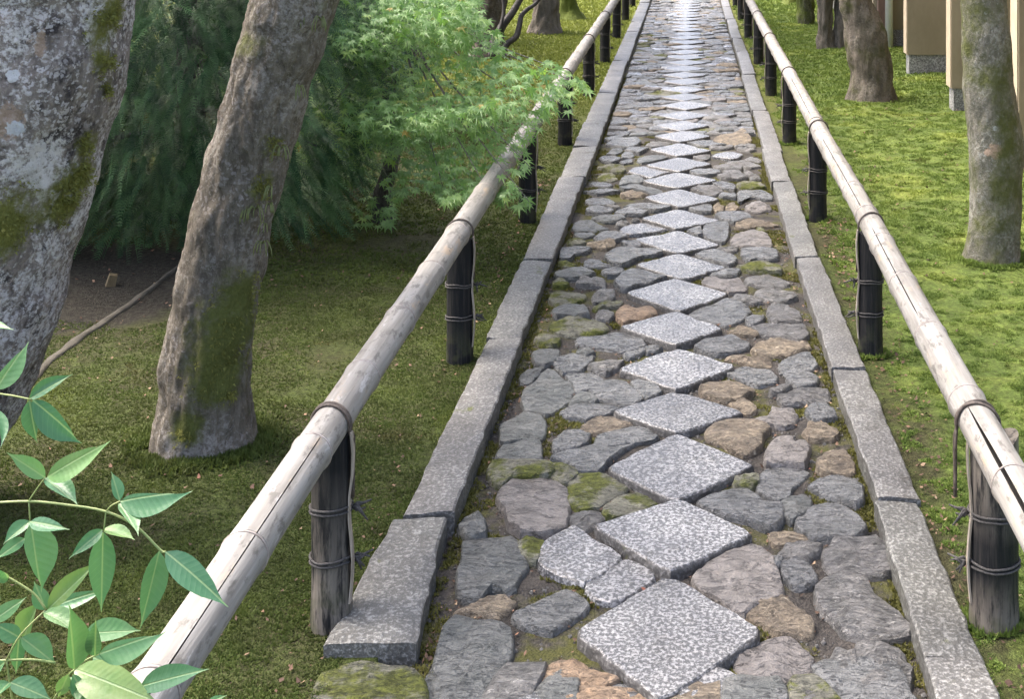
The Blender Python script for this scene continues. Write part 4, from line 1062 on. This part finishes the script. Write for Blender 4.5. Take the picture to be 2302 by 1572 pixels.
# ------------------------------------------------------------------ young maple
def leaf_star(r=1.0, seed=0):
    rnd = random.Random(seed); tips = [(-128, .50), (-84, .80), (-40, .98), (0, 1.05), (40, .98), (84, .80), (128, .50)]; v = [(0, 0, 0)]; ring_ = []
    for i, (a, L) in enumerate(tips):
        a += rnd.uniform(-5, 5); L *= rnd.uniform(.9, 1.08)
        if i == 0: ring_.append((a-32, .16))
        else: ring_.append(((tips[i-1][0]+a)/2, .30*(1 if 0 < i < 7 else .8)))
        ring_.append((a-7, L*.55)); ring_.append((a, L)); ring_.append((a+7, L*.55))
    ring_.append((tips[-1][0]+32, .16))
    for a, L in ring_: v.append((math.cos(R(a))*L*r, math.sin(R(a))*L*r, (-.22*L*L+.10*abs(math.sin(R(a*2)))*L)*r))
    f = [(0, i, i+1) for i in range(1, len(ring_))]
    return v, f
g = G('maple leaf'); isl = g.island(); c = g.ramp(isl, [(0, (.13, .235, .085)), (.5, (.185, .305, .112)), (.85, (.23, .36, .13)), (.985, (.29, .40, .12)), (1, (.34, .24, .07))])
M['maple'] = g.leaf(c, .42, .42, g.mix(1.0, c, (1.1, 1.3, .6), 'MULTIPLY'), None, .5)
mroot = tag(empty('maple_tree', at(862, 505, 6.0)), 'young maple with pale green star shaped leaves drooping over the left bamboo rail'.replace('left ', ''), 'tree'); mb = Vector(mroot.location)
b3 = bark('maple bark', (.05, .048, .045), (.11, .105, .095), (.30, .32, .32), .4, None, None, gmoss=.1)
st = [(mb.x, 6.0, -.2, .05)]+[(*at(x, y, 6.0), r) for x, y, r in ((860, 500, .045), (858, 440, .040), (876, 380, .036), (884, 310, .036), (868, 240, .034), (872, 120, .032), (900, 0, .030), (930, -120, .026), (950, -250, .02))]
v, f = trunk_mesh(st, 3.3, nseg=24, lump=.006, fine=.003, dz=.02, flare=.2); mtr = link('trunk', mesh('trunk', [p-mb for p in v], f), mroot, b3)
POLY = np.array([(770, -40), (1060, -40), (1085, 25), (1125, 75), (1165, 122), (1240, 135), (1285, 165), (1335, 198), (1285, 222), (1275, 262), (1225, 262), (1212, 300), (1180, 330), (1205, 362), (1190, 388), (1130, 392), (1205, 462), (1150, 470), (1085, 440), (1010, 462), (960, 425), (905, 440), (885, 505), (830, 525), (770, 500), (735, 440), (690, 520), (640, 540), (630, 430), (650, 330), (690, 220), (730, 100)])
LEAVES = [mesh('leaf', *leaf_star(1, k), False) for k in range(4)]
for l in LEAVES: l.materials.append(M['maple'])
rnd = random.Random(21)
cand = np.column_stack([RNG.uniform(630, 1340, 12500), RNG.uniform(-40, 540, 12500)]); cand = cand[inside_any(cand, [POLY])]
items = []
for (x, y) in cand:
    tier = math.sin(y/34.0+x/150.0+2.0*nz(x/160, y/160, 3)); t = .5+.5*tier                # leaves sit in drooping tiers
    lowl = max(0, min(1, (y-260)/160))*max(0, min(1, (1020-x)/200))                          # thin, shaded lower part near the trunk
    if rnd.random() > (.35+.65*t)*(1-.66*lowl)*(1-.62*max(0, min(1, (x-1060)/110))): continue
    Y = 4.75+.9*max(0, min(1, (1150-x)/450))+.35*(1-t)+rnd.uniform(-.22, .30)+lowl*.5
    items.append((x, y, Y))
items = items[:3200]; rnd.shuffle(items)
items.sort(key=lambda q: q[2])
def leaf_mat(x, y, Y):
    p = at(x, y, Y); out = Vector((.55+rnd.uniform(-.7, .7), -.55+rnd.uniform(-.7, .7), -.35+rnd.uniform(-.3, .2))).normalized()   # tip direction, drooping outwards
    up = Vector((rnd.uniform(-.35, .35)+.1, -.35+rnd.uniform(-.4, .3), 1)).normalized(); side = up.cross(out).normalized(); up = out.cross(side)
    s = .041*rnd.uniform(.65, 1.2)
    return Matrix(((out.x*s, side.x*s, up.x*s, p.x-mb.x), (out.y*s, side.y*s, up.y*s, p.y-mb.y), (out.z*s, side.z*s, up.z*s, p.z-mb.z), (0, 0, 0, 1)))
ps = []
for i, it in enumerate(items):
    mt = leaf_mat(*it); me = LEAVES[i % 4]
    if i < 300:
        o = link('leaf', me, mroot); o.matrix_local = mt
    else:
        ps.append(([mt @ q.co for q in me.vertices], [tuple(p.vertices) for p in me.polygons]))
v, f = merge(ps); tag(link('foliage', mesh('foliage', v, f, False), mroot, M['maple']), kind='stuff')
for (x, y, Y) in ((1320, 200, 4.9), (1280, 170, 4.9), (1195, 385, 4.7), (1190, 460, 4.6), (1100, 440, 4.8), (1000, 440, 5.2), (1230, 260, 4.8), (850, 510, 5.9), (690, 500, 5.9), (740, 250, 5.6), (1050, 300, 4.9), (1150, 140, 5.0)):
    a = at(900, -60+y*.25, 5.9); e = at(x, y, Y); m1 = a.lerp(e, .45)+Vector((0, 0, -.03))
    path = spline([a-mb, m1-mb, e-mb+Vector((0, 0, .01))], 6); v, f = tube(path, [.006*(1-.85*i/len(path)) for i in range(len(path))], 5); link('branch', mesh('branch', v, f), mroot, b3)
me = crown_mesh((-1.7, 6.6, 2.4), (1.0, 1.0, .6), 900, .07); me.transform(Matrix.Translation(-mb)); tag(link('crown', me, mroot, M['canopy']), kind='stuff')

# ------------------------------------------------------------------ dark feathery conifers
def frond(seed):
    rnd = random.Random(seed); v = []; f = []; n = 22
    for i in range(n):
        t = i/(n-1); c = Vector((t*.24, .02*math.sin(t*3+seed), -.09*t*t)); L = .052*(1-.75*t)*(.55+.45*min(1, t*6))
        for s in (-1, 1):
            d = Vector((.75, s*.75, rnd.uniform(-.35, .15))).normalized(); q = Vector((-d.y, d.x, 0))*.0036; k = len(v)
            v += [c-q, c+q, c+d*L*rnd.uniform(.8, 1.15)]; f.append((k, k+1, k+2))
    k = len(v); v += [Vector((0, -.003, 0)), Vector((0, .003, 0)), Vector((.24, 0, -.09))]; f.append((k, k+1, k+2))
    return v, f
g = G('conifer needles'); isl = g.island(); n_ = g.noise(9, 4)
c = g.mix(g.step(n_, .40, .60), (.030, .085, .034), (.11, .22, .08)); c = g.mix(g.ma('MULTIPLY', isl, .5), c, g.mix(1.0, c, (.45, .5, .5), 'MULTIPLY')); M['conifer'] = g.leaf(c, .55, .25, None, None, .35)
FR = [mesh('frond', *frond(k), False) for k in range(4)]
for l in FR: l.materials.append(M['conifer'])
FRA = [(np.array([tuple(q.co) for q in me.vertices]), np.array([tuple(p.vertices) for p in me.polygons])) for me in FR]
def conifer(label, c, r, n, nobj, scale, seed, group='dark conifers behind the trees'):
    root = tag(empty('conifer_shrub', (c[0], c[1], 0)), label, 'shrub', group); b = Vector(root.location); rnd = random.Random(seed)
    st = [(c[0], c[1], -.2, .07), (c[0]+.03, c[1], .4, .06), (c[0], c[1]+.02, 1.2, .045), (c[0], c[1], c[2]+r[2]*.8, .02)]
    v, f = trunk_mesh(st, seed, nseg=16, dz=.06); link('trunk', mesh('trunk', [p-b for p in v], f), root, b3)
    L = []
    for k in range(n):
        d = Vector((rnd.gauss(0, 1), rnd.gauss(0, 1)-.35, rnd.gauss(0, 1))).normalized(); q = rnd.uniform(.5, 1.0)**.5*(1+.25*nz(d.x*2+seed, d.y*2, d.z*2))
        p = Vector((c[0]+d.x*r[0]*q, c[1]+d.y*r[1]*q, c[2]+d.z*r[2]*q))
        if p.z < .05: continue
        out = Vector((d.x+rnd.uniform(-.5, .5), d.y-.2+rnd.uniform(-.5, .5), -.25+rnd.uniform(-.5, .35))).normalized()
        up = Vector((rnd.uniform(-.4, .4), -.5+rnd.uniform(-.4, .4), 1)); side = up.cross(out).normalized(); up = out.cross(side); s = scale*rnd.uniform(.7, 1.3)
        L.append((p.y, Matrix(((out.x*s, side.x*s, up.x*s, p.x-b.x), (out.y*s, side.y*s, up.y*s, p.y-b.y), (out.z*s, side.z*s, up.z*s, p.z-b.z), (0, 0, 0, 1)))))
    L.sort(key=lambda q: q[0]); VV = []; FF = []; off = 0
    for i, (_, m) in enumerate(L):
        if i < nobj: link('frond', FR[i % 4], root).matrix_local = m
        else:
            a, fc = FRA[i % 4]; mm = np.array(m); VV.append(a @ mm[:3, :3].T+mm[:3, 3]); FF.append(fc+off); off += len(a)
    tag(link('foliage', npmesh('foliage', np.concatenate(VV), np.concatenate(FF)), root, M['conifer']), kind='stuff')
    for k in range(14):
        e = Vector((c[0]+rnd.uniform(-.8, .8)*r[0], c[1]+rnd.uniform(-.9, .2)*r[1], rnd.uniform(.3, c[2]+r[2]*.7))); a = Vector((c[0], c[1], e.z+.1))
        v, f = tube([a-b, a.lerp(e, .5)-b+Vector((0, 0, .06)), e-b], [.014, .010, .004], 5); link('branch', mesh('branch', v, f), root, b3)
    return root
conifer('feathery dark green conifer between the two leaning trunks', (-2.35, 6.0, .9), (.95, 1.05, 1.05), 6200, 220, .78, 1)
conifer('feathery dark conifer behind the thick lichen blotched trunk', (-3.5, 6.0, 1.1), (.9, 1.0, 1.2), 4000, 60, .85, 2)
conifer('shadowy conifer directly behind the young maple', (-2.45, 8.6, 1.2), (.65, .7, 1.2), 2600, 40, 1.0, 3)
conifer('dark conifer deep in the garden behind the broad brown trunk', (-3.75, 13.2, 1.2), (1.3, .9, 1.4), 2400, 30, 1.7, 4)
conifer('dense dark conifer far back behind the feathery one', (-3.9, 8.8, 1.4), (1.3, 1.0, 1.6), 2600, 30, 1.5, 5)

# ------------------------------------------------------------------ nandina in the foreground
nroot = tag(empty('nandina_shrub', (-.80, 1.0, 0)), 'leafy shrub with glossy pointed green leaflets on thin stems in the foreground', 'shrub'); nb = Vector(nroot.location)
g = G('nandina leaf'); isl = g.n('ObjectInfo').outputs['Random']
c = g.ramp(isl, [(0, (.06, .155, .08)), (.5, (.10, .22, .105)), (.85, (.135, .255, .11)), (1, (.18, .27, .09))]); c = g.mix(g.step(g.noise(60, 3), .4, .7), c, g.mix(1.0, c, (.8, .92, .85), 'MULTIPLY'))
ob = g.n('SeparateXYZ', _0=g.n('TexCoord').outputs['Object']).outputs; ay = g.ma('ABSOLUTE', ob[1])
rib = g.step(ay, .0009, .0003); vw = g.ma('SINE', g.ma('MULTIPLY_ADD', ob[0], 1150, g.ma('MULTIPLY', ay, -900)))
c = g.mix(g.ma('MULTIPLY', g.step(vw, .75, 1.0), .10), c, (.20, .34, .18)); c = g.mix(g.ma('MULTIPLY', rib, .6), c, (.26, .36, .18))
c = g.mix(g.ma('MULTIPLY', g.step(g.noise(45, 5, .7), .66, .76), .5), c, (.16, .17, .07))
M['nandina'] = g.leaf(c, .36, .3, g.mix(1.0, c, (1.1, 1.2, .6), 'MULTIPLY'), g.bump(g.ma('ADD', g.ma('MULTIPLY', vw, .08), g.ma('ADD', g.noise(90, 3), g.ma('MULTIPLY', rib, -1.0))), .35, .0015), .4)
M['nstem'] = simple('green stem', (.20, .26, .09), (.30, .33, .13), .5)
def leaflet(L, W, bend, fold, curl):
    v = []; f = []; n = 10
    for i in range(n+1):
        t = i/n; wd = W*(math.sin(math.pi*min(1, t*1.02)**.80)**.9)*(1-.30*t) if 0 < i < n else .0006
        if t > .72: wd *= max(.12, 1-(t-.72)*2.6)
        x = t*L; y = bend*L*math.sin(math.pi*t)*.12; z = -curl*L*t*t
        for s in (-1, -.5, 0, .5, 1): v.append((x, y+s*wd*.62, z+abs(s)*wd*fold))
    for i in range(n):
        for k in range(4): f.append((i*5+k, (i+1)*5+k, (i+1)*5+k+1, i*5+k+1))
    return mesh('leaf', v, f)
S7 = 2.8075
def c7(x, y): return (x/S7, 1012+y/S7)
def c4(x, y): return (x/S7, 500+y/S7)
LF = [(c4, 185, 1115, 460, 960, 90), (c4, 205, 1122, 525, 1395, 150), (c4, 185, 1125, 232, 1400, 95), (c4, -30, 1060, 165, 755, 120), (c4, -90, 620, 80, 660, 60), (c4, -30, 1180, 5, 1420, 60),
      (c7, 300, 170, 700, -60, 150), (c7, 285, 175, 50, 15, 105), (c7, 285, 180, 490, 350, 110), (c7, 760, 325, 1180, 250, 140), (c7, 755, 320, 705, 135, 75), (c7, 750, 340, 870, 515, 90),
      (c7, 190, 455, 430, 490, 90), (c7, 190, 450, 20, 590, 85), (c7, 155, 560, -30, 690, 80), (c7, 195, 465, 260, 905, 180), (c7, 655, 500, 850, 565, 85), (c7, 645, 505, 440, 680, 85), (c7, 650, 520, 640, 1035, 155),
      (c7, 1005, 640, 885, 1140, 155), (c7, 1045, 645, 1445, 970, 165), (c7, 300, 1010, 610, 710, 115), (c7, 290, 1010, 215, 830, 100), (c7, 275, 1025, 515, 1160, 105), (c7, 300, 1000, 665, 870, 95), (c7, -60, 1090, 170, 925, 95),
      (c7, 130, 1190, -40, 1090, 110), (c7, 135, 1185, 355, 1350, 125), (c7, 470, 1385, 440, 1010, 145), (c7, 625, 1290, 1045, 1145, 140), (c7, 600, 1300, 605, 1085, 95), (c7, 470, 1385, 1000, 1580, 225), (c7, 885, 1495, 1285, 1380, 145),
      (c7, 530, 1160, 890, 1140, 140), (c7, 65, 1470, 325, 1565, 125), (c7, 60, 1470, -30, 1560, 80), (c7, 150, 1190, 230, 980, 125), (c7, 120, 1180, 100, 1420, 85), (c7, 590, 1310, 765, 1400, 95), (c7, 430, 1420, 355, 1590, 90),
      (c7, 440, 1440, 490, 1610, 85), (c7, 460, 1420, 570, 1610, 85), (c7, 1300, 1610, 1415, 1545, 50), (c7, 55, 812, -40, 700, 60), (c7, 30, 1340, -60, 1420, 70), (c7, 75, 1590, 170, 1680, 90), (c7, -20, 1000, -100, 900, 80)]
rnd = random.Random(5)
behind = {24, 33, 36, 37, 38}
for i, (cf, x0, y0, x1, y1, wd) in enumerate(LF):
    Y = 1.06+(.05 if i in behind else 0)+rnd.uniform(-.012, .012); a = at(*cf(x0, y0), Y); b = at(*cf(x1, y1), Y+rnd.uniform(-.035, .02))
    d = b-a; L = d.length; W = wd/S7/F*Y; out = d.normalized()
    view = (Vector((0, 0, H))-a).normalized(); up = (view+Vector((rnd.uniform(-.25, .25), rnd.uniform(-.1, .2), .30))).normalized(); side = up.cross(out).normalized(); up = out.cross(side)
    o = link('leaf', leaflet(L, W*.92, rnd.uniform(-1, 1), rnd.uniform(.10, .30), rnd.uniform(.0, .12)), nroot, M['nandina'])
    o.matrix_local = Matrix(((out.x, side.x, up.x, a.x-nb.x), (out.y, side.y, up.y, a.y-nb.y), (out.z, side.z, up.z, a.z-nb.z), (0, 0, 0, 1)))
for cf, pts, r0 in ((c7, [(-60, 335), (180, 325), (400, 345), (670, 390), (860, 485), (1010, 632), (1045, 645)], .0022), (c7, [(180, 325), (230, 250), (285, 175)], .0015), (c7, [(183, 330), (190, 455)], .0015), (c7, [(670, 390), (700, 355), (758, 324)], .0014),
                    (c7, [(668, 392), (655, 510)], .0014), (c7, [(-60, 745), (60, 810), (210, 905), (290, 1010)], .0018), (c7, [(285, 1015), (130, 1170), (40, 1330)], .0018), (c7, [(-60, 1332), (40, 1330), (200, 1325), (350, 1345)], .002),
                    (c7, [(40, 1330), (60, 1470), (80, 1600)], .0018), (c7, [(470, 1390), (540, 1330), (625, 1290)], .0016), (c7, [(470, 1388), (430, 1430), (330, 1590)], .0018), (c4, [(-60, 1075), (80, 1095), (200, 1120)], .0016), (c7, [(880, 1500), (700, 1590), (500, 1700)], .0018)):
    path = spline([at(*cf(x, y), 1.062)-nb for x, y in pts], 4); v, f = tube(path, r0*.45, 6); link('stem', mesh('stem', v, f), nroot, M['nstem'])
for (x, y, ztop) in ((-.78, 1.02, 1.12), (-.86, 1.10, 1.30), (-.72, .95, .95)):                # upright canes reaching the ground outside the frame
    e = Vector((x+.18, y+.04, ztop)); v, f = tube(spline([Vector((x, y, -.05))-nb, Vector((x-.02, y, .5))-nb, Vector((x+.03, y+.02, ztop*.8))-nb, e-nb], 6), .006, 8); link('cane', mesh('cane', v, f), nroot, M['nstem'])
v, f = tube(spline([at(*c7(80, 1600), 1.062)-nb, at(-20, 1700, 1.05)-nb, Vector((-.74, .97, .5))-nb], 5), .003, 6); link('cane', mesh('cane', v, f), nroot, M['nstem'])
v, f = tube(spline([at(*c7(500, 1700), 1.062)-nb, at(60, 1800, 1.05)-nb, Vector((-.72, .97, .4))-nb], 5), .003, 6); link('cane', mesh('cane', v, f), nroot, M['nstem'])

# ------------------------------------------------------------------ small things on the dark ground
pts = [gp(x, y) for x, y in ((60, 870), (150, 790), (250, 715), (330, 662), (395, 615), (440, 585))]
v = []; f = []; m = 5
P = spline([(x, y, 0) for x, y in pts], 10)
for i, p in enumerate(P):
    t = (P[min(i+1, len(P)-1)]-P[max(0, i-1)]).normalized(); s = Vector((-t.y, t.x, 0)); wd = .016+.006*nz(i*.3)-.010*i/len(P)
    for k, (u, z) in enumerate(((-1.6, -.02), (-1.2, .004), (0, .007), (.9, .006), (1.2, -.02))):
        q = p+s*(-u*wd); v.append((q.x, q.y, gh(q.x, q.y)+z+.006*nz(q.x*15, q.y*15, k)))
f = [(i*m+k, (i+1)*m+k, (i+1)*m+k+1, i*m+k+1) for i in range(len(P)-1) for k in range(m-1)]
M['earth'] = simple('bare grey earth', (.055, .05, .04), (.085, .078, .062), .9, (12, 12, 12), .7, .2, 6, .01)
tag(link('earth_bank', mesh('earth_bank', v, f), None, M['earth']), 'low pale earth ridge running over bare soil towards the conifer', 'ridge', kind='structure')
x, y = gp(248, 655); v, f = box(-.020, .020, -.016, .016, -.05, .045)
v = [Vector((a*(1-.3*(c > 0)), b*(1-.2*(c > 0)), c)) for a, b, c in v]
M['peg'] = simple('pale wood', (.09, .068, .034), (.15, .115, .06), .7, (40, 40, 8))
o = tag(link('wooden_peg', mesh('wooden_peg', v, f, False), None, M['peg'], (x, y, gh(x, y))), 'short pale wooden peg standing in the dirt under the conifer', 'peg'); o.rotation_euler = (.1, .25, .5)
print('objects', len(SC.objects), 'tris', sum(len(o.data.polygons) for o in SC.objects if o.type == 'MESH'))
